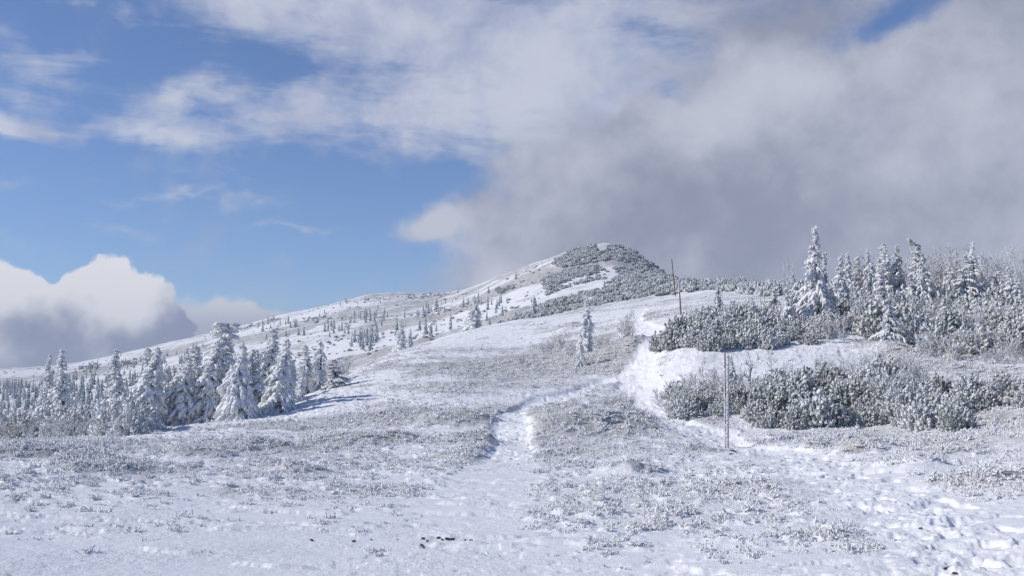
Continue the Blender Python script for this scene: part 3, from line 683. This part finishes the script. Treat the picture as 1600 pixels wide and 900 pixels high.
def bushes(poly, n, rmin, rmax, mind, smin, smax, label, group, meshes=BUSH, name='dwarf_pine', cat='dwarf pine bush', zs=1.0):
    pts = scatter(poly, n, rmin, rmax, mind); ph = sorted(math.atan2(*p) for p in pts); rr = sorted(math.hypot(*p) for p in pts)
    for x, y in pts:
        o = obj(name, random.choice(meshes)); s = random.uniform(smin, smax)
        o.location = (x, y, gz(x, y) - .04); o.rotation_euler = (random.uniform(-.1, .1), random.uniform(-.1, .1), random.uniform(0, 6.28)); o.scale = (s, s, s * zs * random.uniform(.85, 1.15))
        a, r = math.atan2(x, y), math.hypot(x, y); m = len(pts)
        lr = 'left' if a < ph[m // 3] else 'right' if a > ph[2 * m // 3] else 'middle'; fb = 'front' if r < rr[m // 3] else 'back' if r > rr[2 * m // 3] else 'centre'
        tag(o, label, cat, group)
    return len(pts)
cnt = [
 bushes([(1150, 660), (1200, 668), (1420, 668), (1450, 630), (1380, 605), (1200, 610), (1140, 625)], 58, 25, 60, .75, .45, .92, 'rimed dwarf pine in the patch behind the nearest marker poles', 'dwarf pines behind the nearest poles'),
 bushes([(1060, 655), (1145, 650), (1145, 620), (1050, 615)], 12, 25, 60, .9, .4, .65, 'low rimed scrub pine left of the nearest marker poles', 'low scrub left of the nearest poles'),
 bushes([(1032, 545), (1150, 548), (1275, 540), (1290, 520), (1200, 500), (1110, 505), (1060, 522)], 64, 40, 75, .95, .5, 1.05, 'rimed dwarf pine in the patch at the foot of the second marker pole', 'dwarf pines at the foot of the second pole'),
 bushes([(1290, 500), (1440, 550), (1600, 560), (1640, 480), (1290, 478)], 96, 45, 95, 1.05, .7, 1.45, 'rimed dwarf pine in the thicket below the spruces on the right', 'dwarf pines of the right thicket'),
 bushes([(1410, 668), (1500, 676), (1500, 650), (1420, 645)], 9, 25, 60, .8, .5, .75, 'low dwarf pine at the right tip of the patch behind the poles', 'low dwarf pines at the right tip of the patch'),
 bushes([(1450, 650), (1600, 640), (1640, 615), (1460, 620)], 12, 25, 60, 1.2, .5, .75, 'flat rimed pine on the heath at the right edge', 'flat pines on the right heath'),
 bushes([(-20, 690), (215, 684), (215, 668), (-20, 676)], 20, 25, 95, 1.0, .75, 1.15, 'rimed dwarf pine in front of the far forest at the left edge', 'dwarf pines at the left edge', BUSHW),
]
for i in range(52):
    Y = random.uniform(43, 64); px = random.uniform(-30, 195); x, y = at(px, Y)
    o = obj('dwarf_pine', random.choice(BUSHW)); s = random.uniform(.7, 1.3); o.location = (x, y, gz(x, y) - .04); o.rotation_euler = (0, 0, random.uniform(0, 6.28)); o.scale = (s, s, s)
    tag(o, 'rimed dwarf pine in front of the far forest at the left edge', 'dwarf pine bush', 'dwarf pines at the left edge')
print('bushes', cnt)

# ------------------------------------------------------------------ leafless shrubs and saplings
TW = [twig_shrub(s, 1.4, 9, .6, 3, .017) for s in (40, 41, 42)]
TWL = [twig_shrub(s, 3.6, 9, .30, 4, .028, kids=5, up=.9) for s in (45, 46, 47)]
SAP = [twig_shrub(s, 1.9, 1, .08, 3, .030, kids=7, up=.5, mat=M_TWIG) for s in (50, 51)]
def shrub(px, Y, h, label, group, meshes, H0, name='leafless_shrub', cat='shrub', wid=1.0):
    x, y = at(px, Y); me = random.choice(meshes); o = obj(name, me); s = h / max(v.co.z for v in me.vertices)
    o.location = (x, y, gz(x, y) - .03); o.rotation_euler = (0, 0, random.uniform(0, 6.28)); o.scale = (s * wid, s * wid, s); return tag(o, label, cat, group)
for px, Y, h in [(1450, 70, 3.6), (1470, 68, 3.3), (1490, 72, 3.8), (1505, 70, 3.5), (1550, 71, 3.3), (1565, 74, 3.6), (1580, 70, 3.0), (1600, 72, 3.4), (1620, 72, 3.4), (1345, 70, 2.9), (1375, 70, 3.6), (1425, 70, 3.0), (1465, 62, 2.4), (1515, 66, 2.8), (1540, 66, 2.9), (1590, 64, 2.6), (1480, 76, 4.0), (1400, 72, 3.6), (1355, 74, 3.6), (1440, 76, 3.8), (1520, 78, 3.8), (1610, 66, 2.8)]:
    shrub(px, Y, h * 1.12, 'tall leafless rimed birch stems against the grey cloud in the right thicket', 'tall leafless stems of the right thicket', TWL, 3.2, 'leafless_birch', 'leafless tree')
for px, Y, h in [(1030, 42, .8), (1060, 41, .9), (1090, 42, 1.0), (1110, 41, .9), (1120, 43, 1.0), (1075, 43, .9), (1045, 40, .6)]:
    shrub(px, Y, h, 'fuzzy leafless shrub on the slope left of the nearest marker poles', 'leafless shrubs left of the nearest poles', TW, 1.3)
for px, Y, h in [(1380, 37, 1.2), (1400, 37.5, 1.3), (1430, 38, 1.2), (1350, 38.5, 1.3), (1410, 40, 1.4), (1370, 40, 1.3), (1330, 40, 1.2), (1300, 41, 1.1), (1440, 40, 1.0)]:
    shrub(px, Y, h, 'white bushy shrub covered in rime at the right end of the dense pine patch', 'white shrubs at the right end of the pine patch', TW, 1.3, wid=1.15)
for px, Y, h in [(1490, 46, 1.2), (1520, 47, 1.3), (1550, 47, 1.3), (1480, 49, 1.3), (1510, 50, 1.4), (1580, 46, 1.0), (1545, 44, .9)] + [(random.uniform(1440, 1610), random.uniform(43, 51), random.uniform(.7, 1.3)) for _ in range(16)]:
    shrub(px, Y, h, 'pale feathery shrub on the heath below the right thicket', 'feathery shrubs on the right heath', TW, 1.3, wid=1.25)
for px, Y, h in [(930, 40.5, .7), (950, 41, .9), (970, 41, 1.0), (985, 41.5, .9), (960, 40, .8), (900, 41, .6)]:
    shrub(px, Y, h, 'thin leafless shrub on the central heath mound beside the footpath', 'leafless shrubs on the central mound', TW, 1.3)
for px, Y, h in [(895, 62, .9), (935, 60, 1.1), (905, 58, .8), (890, 60, .7), (945, 63, 1.0), (860, 66, 1.2), (875, 67, 1.3), (850, 65, .9), (975, 60, 1.5), (985, 61, 1.2), (815, 59, .9)]:
    shrub(px, Y, h, 'small leafless shrub scattered round the lone thin-spired spruce', 'leafless shrubs on the middle slope', TW, 1.3)
for px, Y, h in [(100, 38, .9), (130, 38, 1.0), (80, 39, 1.0), (50, 38, .8), (165, 39, .9), (20, 39, .8)]:
    shrub(px, Y, h, 'whitish leafless shrub at the lower edge of the dwarf pines on the left', 'leafless shrubs below the left pines', TW, 1.3, wid=1.2)
for px, Y, h in [(535, 58, 1.6), (515, 57, 1.4), (490, 54, 1.2)]:
    shrub(px, Y, h, 'drooping rimed shrub beside the bent spruce of the left stand', 'drooping shrubs by the bent spruce', TW, 1.3)
for px, Y, h in [(1160 + i * 27 + random.uniform(-12, 12), random.choice((36.5, 39, 42, 43.5)), random.uniform(.7, 1.15)) for i in range(11)] + [(1045 + i * 12, random.uniform(38, 43), random.uniform(.5, .9)) for i in range(9)]:
    shrub(px, Y, h, 'twiggy frosted shrub poking out of the pine patch behind the nearest poles', 'twiggy shrubs in the pine patch behind the nearest poles', TW, 1.3, wid=1.1)
for px, Y, h in [(1300 + i * 17 + random.uniform(-8, 8), random.uniform(50, 60), random.uniform(1.2, 2.4)) for i in range(18)]:
    shrub(px, Y, h, 'twiggy frosted shrub at the front edge of the right thicket', 'twiggy shrubs at the front of the right thicket', TW, 1.3, wid=.9)
shrub(1178, 41, 1.75, 'bare sapling with dark stem just right of the nearest marker poles', 'bare saplings by the poles', SAP, 1.9, 'bare_sapling', 'sapling')
shrub(1203, 44, 1.35, 'shorter bare sapling, the second to the right of the nearest marker poles', 'bare saplings by the poles', SAP, 1.9, 'bare_sapling', 'sapling')
shrub(1098, 43, 1.5, 'thin bare sapling left of the nearest marker poles', 'bare saplings by the poles', SAP, 1.9, 'bare_sapling', 'sapling', .6)
shrub(1233, 62, 3.9, 'spindly leafless tree poking above the thicket left of the tallest spruce', None, TWL, 2.2, 'leafless_tree', 'leafless tree', .45)

# ------------------------------------------------------------------ marker poles
def pole(px, Y, base_py, top_px, top_py, r, bands, label, rime=.0, group='winter trail marker poles'):
    x, y = at(px, Y); z = gz(x, y); rr = math.hypot(x, y)
    H = px_ang(px, top_py)[1] * rr + CAM_Z - z; dx = (top_px - px) / F_PX * Y
    t = thing('marker_pole', label, 'marker pole', (x, y, z), group)
    ax = lambda k: np.array([dx * k, .01 * math.sin(k * 5), -.25 + (H + .25) * k])
    n = len(bands)
    ks = np.linspace(0, 1, n + 1)
    for i, mt in enumerate(bands):
        B = Tubes(); kk = np.linspace(ks[i] , ks[i + 1], 8); B.add(np.array([ax(k) for k in kk]), np.linspace(r * (1.1 - .25 * ks[i]), r * (1.1 - .25 * ks[i + 1]), 8), 12, .03)
        obj('painted_band', B.mesh('painted_band', mt, True), t)
    B = Tubes(); k1 = 1.0; B.add(np.array([ax(.999), ax(1.0) + [0, 0, .01], ax(1.0) + [0, 0, .03]]), [r * .86, r * .8, r * .1], 12, .02); obj('pole_top', B.mesh('pole_top', M_WOOD, True), t)
    if rime:
        B = Tubes(); m = int(260 * H / 3); k = RNG.uniform(.08, 1, m); P0 = np.array([ax(v) for v in k]); d = unit(np.stack([RNG.uniform(-1.4, -.2, m), RNG.normal(size=m) * .35, RNG.normal(size=m) * .25], -1))
        B.add(curve(P0, d, RNG.uniform(.4, 1, m) * rime + r, 3, np.zeros(m)), np.array([.022, .024, .006])[None] * np.ones((m, 1)), 4, .3)
        obj('rime_coating', B.mesh('rime_coating', M_RIME, True), t)
    return t
bd = [M_RED, M_WHITEP]
pole(1132, 31.2, 700, 1133.5, 552, .028, [M_RED, M_WHITEP] * 3 + [M_RED], 'nearest red and white trail pole, left one of the pair on a stone mound', .03)
pole(1135, 31.0, 700, 1139, 557, .034, [M_WHITEP, M_WHITEP, M_WHITEP], 'nearest pale rimed trail pole, right one of the pair on a stone mound', .05)
pole(1067, 60, 512, 1063, 437, .045, [M_RED, M_RED, M_WOOD, M_WHITEP], 'leaning dark red trail pole on the slope above the footpath', .03)
pole(1058, 108, 466, 1052.5, 405, .06, [M_RED, M_RED, M_WOOD], 'farthest trail pole standing out against the grey cloud', .0)

# ------------------------------------------------------------------ stones
def stone_mesh(seed):
    rng = np.random.default_rng(seed); B = Tubes(); k = np.linspace(-1, 1, 7)
    B.add(np.stack([k * 1.0, rng.normal(size=7) * .08, np.full(7, .1)], -1), np.sqrt(np.clip(1 - k ** 2, .02, 1)) * .62, 8, .22, rng, .6); return B.mesh('stone', M_STONE, False)
ST = [stone_mesh(s) for s in (60, 61, 62)]
for i, (px, py, s) in enumerate([(487, 846, .05), (553, 848, .05), (580, 845, .03), (621, 845, .025), (661, 844, .055), (668, 848, .04), (659, 853, .05), (662, 857, .035), (685, 843, .05), (691, 845, .04), (699, 845, .065), (707, 845, .06), (727, 846, .03), (736, 847, .05), (1438, 825, .05), (1478, 892, .05), (1492, 897, .05)]):
    p = hitxy(px, py)
    o = obj('stone', ST[i % 3]); o.location = (p[0], p[1], float(ground_z(np.array([p[0]]), np.array([p[1]]))[0]) + .008); o.rotation_euler = (random.uniform(-.3, .3), random.uniform(-.3, .3), random.uniform(-.6, .6)); o.scale = (s * .48, s * .48, s * .6)
    tag(o, 'small dark stone showing through the thin snow in the foreground', 'stone', 'small dark stones in the foreground snow')
for i, (px, py, s, lb) in enumerate([(1121, 702, .13, 'flat frosted stone at the left foot of the nearest marker poles'), (1131, 703, .16, 'frosted stone right in front of the nearest marker poles'), (1143, 702, .14, 'frosted stone at the right foot of the nearest marker poles'), (1021, 675, .16, 'dark stone edge in the hollow beside the footpath')]):
    p = hitxy(px, py); o = obj('stone', ST[i % 3]); o.location = (p[0], p[1], gz(*p) + .03); o.rotation_euler = (0, 0, i); o.scale = (s, s, s * .8); tag(o, lb, 'stone')

# ------------------------------------------------------------------ spruces on the far slope
FS = [spruce_far(s, 4.0, 46, w) for s, w in ((70, .20), (71, .16), (72, .24), (73, .18))]
CL = [(520, 514, 26, 10, 18, 'bluish cluster in the middle far slope'), (578, 498, 32, 8, 26, 'row across the upper far slope'), (565, 536, 20, 9, 16, 'dark clump low on the far slope'), (672, 487, 22, 7, 12, 'small group below the ridge saddle'),
      (440, 512, 40, 12, 22, 'far slope group above the left stand'), (215, 575, 60, 14, 34, 'far slope group behind the lone slim spruce'), (300, 560, 60, 20, 24, 'far slope group between the left stand tops'), (120, 590, 60, 14, 28, 'far slope group behind the twin tops'),
      (30, 618, 60, 16, 50, 'dark far forest at the left edge'), (640, 475, 210, 26, 40, 'thin scatter on the upper far slope'), (770, 485, 70, 20, 16, 'thin scatter below the summit'), (620, 525, 80, 18, 12, 'thin scatter just over the crest')]
FARN = 0
for px, py, rx, ry, n, lb in CL:
    k = 0
    for _ in range(n * 6):
        if k >= n: break
        qx, qy = random.gauss(px, rx * .55), random.gauss(py, ry * .6)
        p = hitxy(qx, qy, 170, 700)
        if p is None: continue
        o = obj('distant_spruce', FS[(k + int(px)) % 4]); s = random.uniform(.55, 1.15) * (1.0 if n != 40 else .7); o.location = (p[0], p[1], gz(*p) - .1); o.rotation_euler = (0, 0, random.uniform(0, 6.28)); o.scale = (s * random.uniform(.9, 1.2), s * random.uniform(.9, 1.2), s * random.uniform(.9, 1.2))
        w = ('upper ' if qy < py else 'lower ') + ('left' if qx < px - rx * .25 else 'right' if qx > px + rx * .25 else 'middle')
        tag(o, 'spruce at the %s of the %s' % (w, lb), 'spruce tree', lb); k += 1
    FARN += k
print('far spruces', FARN)

# ------------------------------------------------------------------ uncountable growth, instanced
def instanced(name, pts, rot, scl, var, meshes, kind='stuff', label=None, cat=None):
    pts = np.asarray(pts, np.float32); me = bpy.data.meshes.new(name); me.vertices.add(len(pts)); me.vertices.foreach_set('co', pts.ravel())
    for nm, ty, arr, key in (('rot', 'FLOAT_VECTOR', rot, 'vector'), ('scl', 'FLOAT_VECTOR', scl, 'vector'), ('var', 'INT', var, 'value')):
        a = me.attributes.new(nm, ty, 'POINT'); a.data.foreach_set(key, np.asarray(arr, np.int32 if ty == 'INT' else np.float32).ravel())
    o = obj(name, me); tag(o, label, cat, None, kind)
    col = bpy.data.collections.new(name + '_kinds')
    for i, m in enumerate(meshes):
        q = bpy.data.objects.new('%s_kind_%02d' % (name, i), m); col.objects.link(q)
    g = bpy.data.node_groups.new(name, 'GeometryNodeTree')
    g.interface.new_socket('Geometry', in_out='INPUT', socket_type='NodeSocketGeometry'); g.interface.new_socket('Geometry', in_out='OUTPUT', socket_type='NodeSocketGeometry')
    N = g.nodes; L = g.links; gi = N.new('NodeGroupInput'); go = N.new('NodeGroupOutput')
    ip = N.new('GeometryNodeInstanceOnPoints'); ci = N.new('GeometryNodeCollectionInfo'); ci.inputs[0].default_value = col
    ci.inputs['Separate Children'].default_value = True; ci.inputs['Reset Children'].default_value = True
    ip.inputs['Pick Instance'].default_value = True
    def at_(nm, ty):
        n = N.new('GeometryNodeInputNamedAttribute'); n.data_type = ty; n.inputs[0].default_value = nm; return n.outputs[0]
    L.new(gi.outputs[0], ip.inputs['Points']); L.new(ci.outputs[0], ip.inputs['Instance'])
    L.new(at_('var', 'INT'), ip.inputs['Instance Index'])
    e2r = N.new('FunctionNodeEulerToRotation'); L.new(at_('rot', 'FLOAT_VECTOR'), e2r.inputs[0]); L.new(e2r.outputs[0], ip.inputs['Rotation'])
    L.new(at_('scl', 'FLOAT_VECTOR'), ip.inputs['Scale']); L.new(ip.outputs[0], go.inputs[0])
    md = o.modifiers.new('growth', 'NODES'); md.node_group = g
    return o

# heath and grass tufts: denser where the snow is broken
TU = [tuft(80, .08, 16, .09, .011, .5), tuft(81, .07, 14, .11, .013, .6), tuft(82, .11, 12, .07, .011, .45), tuft(83, .06, 20, .13, .014, .8), tuft(84, .14, 9, .05, .010, .35)]
TUW = [tuft(85, .12, 30, .10, .010, .6, M_TUFTW), tuft(86, .09, 22, .07, .011, .7, M_TUFTW), tuft(87, .15, 26, .12, .010, .5, M_TUFTW), tuft(88, .07, 36, .17, .012, .9, M_TUFTW), tuft(89, .13, 14, .05, .009, .5, M_TUFTW)]
def scatter_tufts():
    n = 620000; ph = RNG.uniform(-.56, .56, n); lr = RNG.uniform(math.log(8.5), math.log(125), n); r = np.exp(lr)
    x = np.sin(ph) * r; y = np.cos(ph) * r; h = heath(x, y)
    clump = sstep(fbm(x, y, .7, 3, .6, 61), -.05, .45)
    cl2 = sstep(fbm(x, y, .42, 3, .65, 62), -.02, .32); big = sstep(fbm(x, y * 1.3, 4.0, 3, .6, 63), -.45, .25)
    p = sstep(h, .3, 1.15) * (.12 + .55 * sstep(r, 35, 50) + .88 * clump) * (.8 - .25 * (1 - sstep(r, 24, 34))) + (.25 + .75 * big) * cl2 * .5 * sstep(r, 9.2, 11.8) * (1 - .5 * sstep(r, 35, 60))
    lw = sstep(-ph, .0, .16); p *= 1 - (1 - sstep(r, 12.5, 18)) * lw * .92
    p *= .06 + .94 * sstep(clear_dist(x, y), .5, 1.1)
    p *= np.where(way_dist(x, y) < .9, .03, 1)
    k = RNG.uniform(0, 1, n) < p * .62
    x, y, r, h = x[k], y[k], r[k], h[k]; n = len(x); print('tufts', n)
    z = ground_z(x, y) - RNG.uniform(0, .035, n)
    s = RNG.uniform(.22, 1.0, n) ** 1.3 * 1.15 * (.75 + .4 * sstep(r, 14, 45) + .5 * sstep(r, 45, 120)) * (.75 + .45 * np.clip(h, 0, 1))
    rot = np.stack([RNG.normal(size=n) * .15, RNG.normal(size=n) * .15, RNG.uniform(0, 6.28, n)], -1)
    w = r < 27 + RNG.normal(size=n) * 5
    for nm, k, TUk, lb in (('frosted_heath', ~w, TU, 'frosted heath and grass tufts over the slope'), ('snowy_grass', w, TUW, 'snow crusted grass tufts in the foreground')):
        instanced(nm, np.stack([x, y, z], -1)[k], rot[k], np.stack([s * 1.15, s * 1.15, s * RNG.uniform(.7, 1.2, n)], -1)[k], RNG.integers(0, 5, n)[k], TUk, label=lb, cat='grass')
    return
    instanced('frosted_heath', np.stack([x, y, z], -1), rot, np.stack([s * 1.15, s * 1.15, s * RNG.uniform(.7, 1.2, n)], -1), RNG.integers(0, 5, n), TU, label='frosted heath and grass tufts over the slope', cat='grass')
scatter_tufts()

# far dwarf pine bands on the summit and along the ridge
FB = [pine_bush_far(s, 1.3, 1.5, 46) for s in (90, 91, 92)]
BANDS = [([(965, 432), (1005, 434), (960, 456), (900, 471), (835, 483), (850, 477), (900, 464), (940, 452)], 190, .75), ([(850, 455), (870, 447), (940, 427), (950, 424), (948, 432), (880, 450), (856, 462)], 90, .8),
         ([(862, 415), (905, 376), (926, 374), (932, 392), (946, 392), (952, 374), (990, 378), (1018, 400), (1048, 434), (1010, 428), (985, 412), (955, 405), (920, 410), (880, 421)], 620, 1.0),
         ([(845, 438), (880, 425), (935, 414), (945, 423), (890, 437), (855, 453)], 260, 1.0),
         ([(955, 418), (1000, 415), (1060, 436), (1150, 436), (1150, 452), (1090, 455), (1040, 462), (960, 472), (900, 484), (840, 496), (782, 508), (800, 497), (860, 478), (930, 462), (975, 448), (965, 430)], 1100, .85),
         ([(770, 455), (800, 446), (805, 452), (780, 461)], 36, .8), ([(630, 461), (700, 457), (720, 452), (700, 465), (640, 467)], 70, .6), ([(540, 475), (600, 462), (560, 476)], 12, .5),
         ([(370, 512), (430, 497), (440, 500), (380, 518)], 60, .6), ([(470, 500), (530, 490), (530, 496), (480, 508)], 34, .6), ([(120, 575), (150, 566), (160, 571), (130, 580)], 30, .9), ([(190, 563), (215, 562), (215, 570), (195, 570)], 24, .9),
         ([(1130, 440), (1290, 432), (1340, 450), (1290, 470), (1180, 462), (1130, 455)], 260, .8), ([(680, 480), (760, 470), (770, 490), (700, 500)], 14, .6)]
def far_thickets():
    P = []
    for poly, n, s in BANDS:
        rmax = 700; rmin = 125 if poly[0][0] in (955, 1130) else 200
        if poly[0][0] == 1130: rmin = 90
        for x, y in scatter(poly, n, rmin, rmax, .5 if rmin > 100 else .8, n * 3): P.append((x, y, 0, s))
    for x, y in scatter([(0, 575), (300, 528), (590, 462), (740, 452), (860, 405), (900, 440), (760, 510), (560, 560), (300, 600), (0, 640)], 850, 180, 700, 1.2, 1800):
        for q in range(random.choice((1, 1, 2, 4))): P.append((x + random.gauss(0, 3) * (q > 0), y + random.gauss(0, 2) * (q > 0), 0, random.uniform(.22, .6)))
    P = np.array(P, dtype=np.float64); P[:, 2] = ground_z(P[:, 0], P[:, 1], False) - .1; n = len(P); print('thicket', n)
    s = P[:, 3] * RNG.uniform(.6, 1.25, n) * np.where(np.hypot(P[:, 0], P[:, 1]) < 230, .85, 1.0)
    instanced('dwarf_pine_thicket', P[:, :3], np.stack([np.zeros(n), np.zeros(n), RNG.uniform(0, 6.28, n)], -1), np.stack([s, s, s * .9], -1), RNG.integers(0, 3, n), FB, label='far bands of frosted dwarf pine on the summit and ridge', cat='dwarf pine thicket')
far_thickets()
# the forest at the foot of the far slope
def far_forest():
    P = []
    poly = [(-80, 600), (60, 600), (130, 600), (330, 585), (420, 570), (420, 600), (200, 640), (-80, 665)]
    for x, y in scatter(poly, 420, 120, 640, 2.0, 1500): P.append((x, y, 0))
    P = np.array(P, dtype=np.float64); P[:, 2] = ground_z(P[:, 0], P[:, 1], False) - .1; n = len(P); s = RNG.uniform(.6, 1.2, n); print('forest', n)
    instanced('far_forest', P, np.stack([np.zeros(n), np.zeros(n), RNG.uniform(0, 6.28, n)], -1), np.stack([s, s, s * RNG.uniform(.9, 1.2, n)], -1), RNG.integers(0, 4, n), FS, label='far spruce forest at the foot of the slope on the left', cat='forest')
far_forest()
# ------------------------------------------------------------------ air
def haze():
    me = bpy.data.meshes.new('haze'); B = [(-9300, 9300), (-9300, 9300), (-134, 112)]
    v = [(B[0][a], B[1][b], B[2][c]) for a in (0, 1) for b in (0, 1) for c in (0, 1)]
    me.from_pydata(v, [], [(0, 1, 3, 2), (4, 6, 7, 5), (0, 4, 5, 1), (2, 3, 7, 6), (0, 2, 6, 4), (1, 5, 7, 3)])
    m = bpy.data.materials.new('mountain_air'); m.use_nodes = True; t = m.node_tree; t.nodes.clear()
    o = t.nodes.new('ShaderNodeOutputMaterial'); p = t.nodes.new('ShaderNodeVolumePrincipled')
    p.inputs['Density'].default_value = HAZE; p.inputs['Color'].default_value = (.80, .88, 1.0, 1); t.links.new(p.outputs[0], o.inputs['Volume'])
    me.materials.append(m); h = obj('haze', me); tag(h, 'thin mountain air paling the far slope', 'haze', None, 'stuff')
HAZE = .00028
haze()
# ------------------------------------------------------------------ labels: say where in its group each repeat stands
bpy.context.view_layer.update()
sets = {}
for o in C.objects:
    if o.parent is None and o.get('group'): sets.setdefault((o['group'], o['label']), []).append(o)
for (g, lb), L in sets.items():
    n = len(L); room = 16 - len(lb.split())
    if n < 3 or room < 2: continue
    cols = {1: ['left', 'middle', 'right'], 2: ['leftmost', 'left of middle', 'middle', 'right of middle', 'rightmost'], 3: ['leftmost', 'far left', 'left', 'middle', 'right', 'far right', 'rightmost']}
    cl = cols[1 if n < 5 else 2 if (n < 12 and room >= 4) else 3 if room >= 3 else 1]
    L.sort(key=lambda o: math.atan2(o.location.x, o.location.y))
    for i, c_ in enumerate(cl):
        part = L[i * n // len(cl):(i + 1) * n // len(cl)]
        part.sort(key=lambda o: math.hypot(o.location.x, o.location.y)); m = len(part)
        for j, o in enumerate(part):
            row = '' if m < 2 else ('front ', 'back ')[j * 2 // m] if m < 3 else ('front ', 'centre ', 'back ')[j * 3 // m]
            t_ = lb + ', ' + row + c_
            o['label'] = t_ if len(t_.split()) <= 16 else lb + ', ' + c_
scene.render.engine = 'CYCLES'
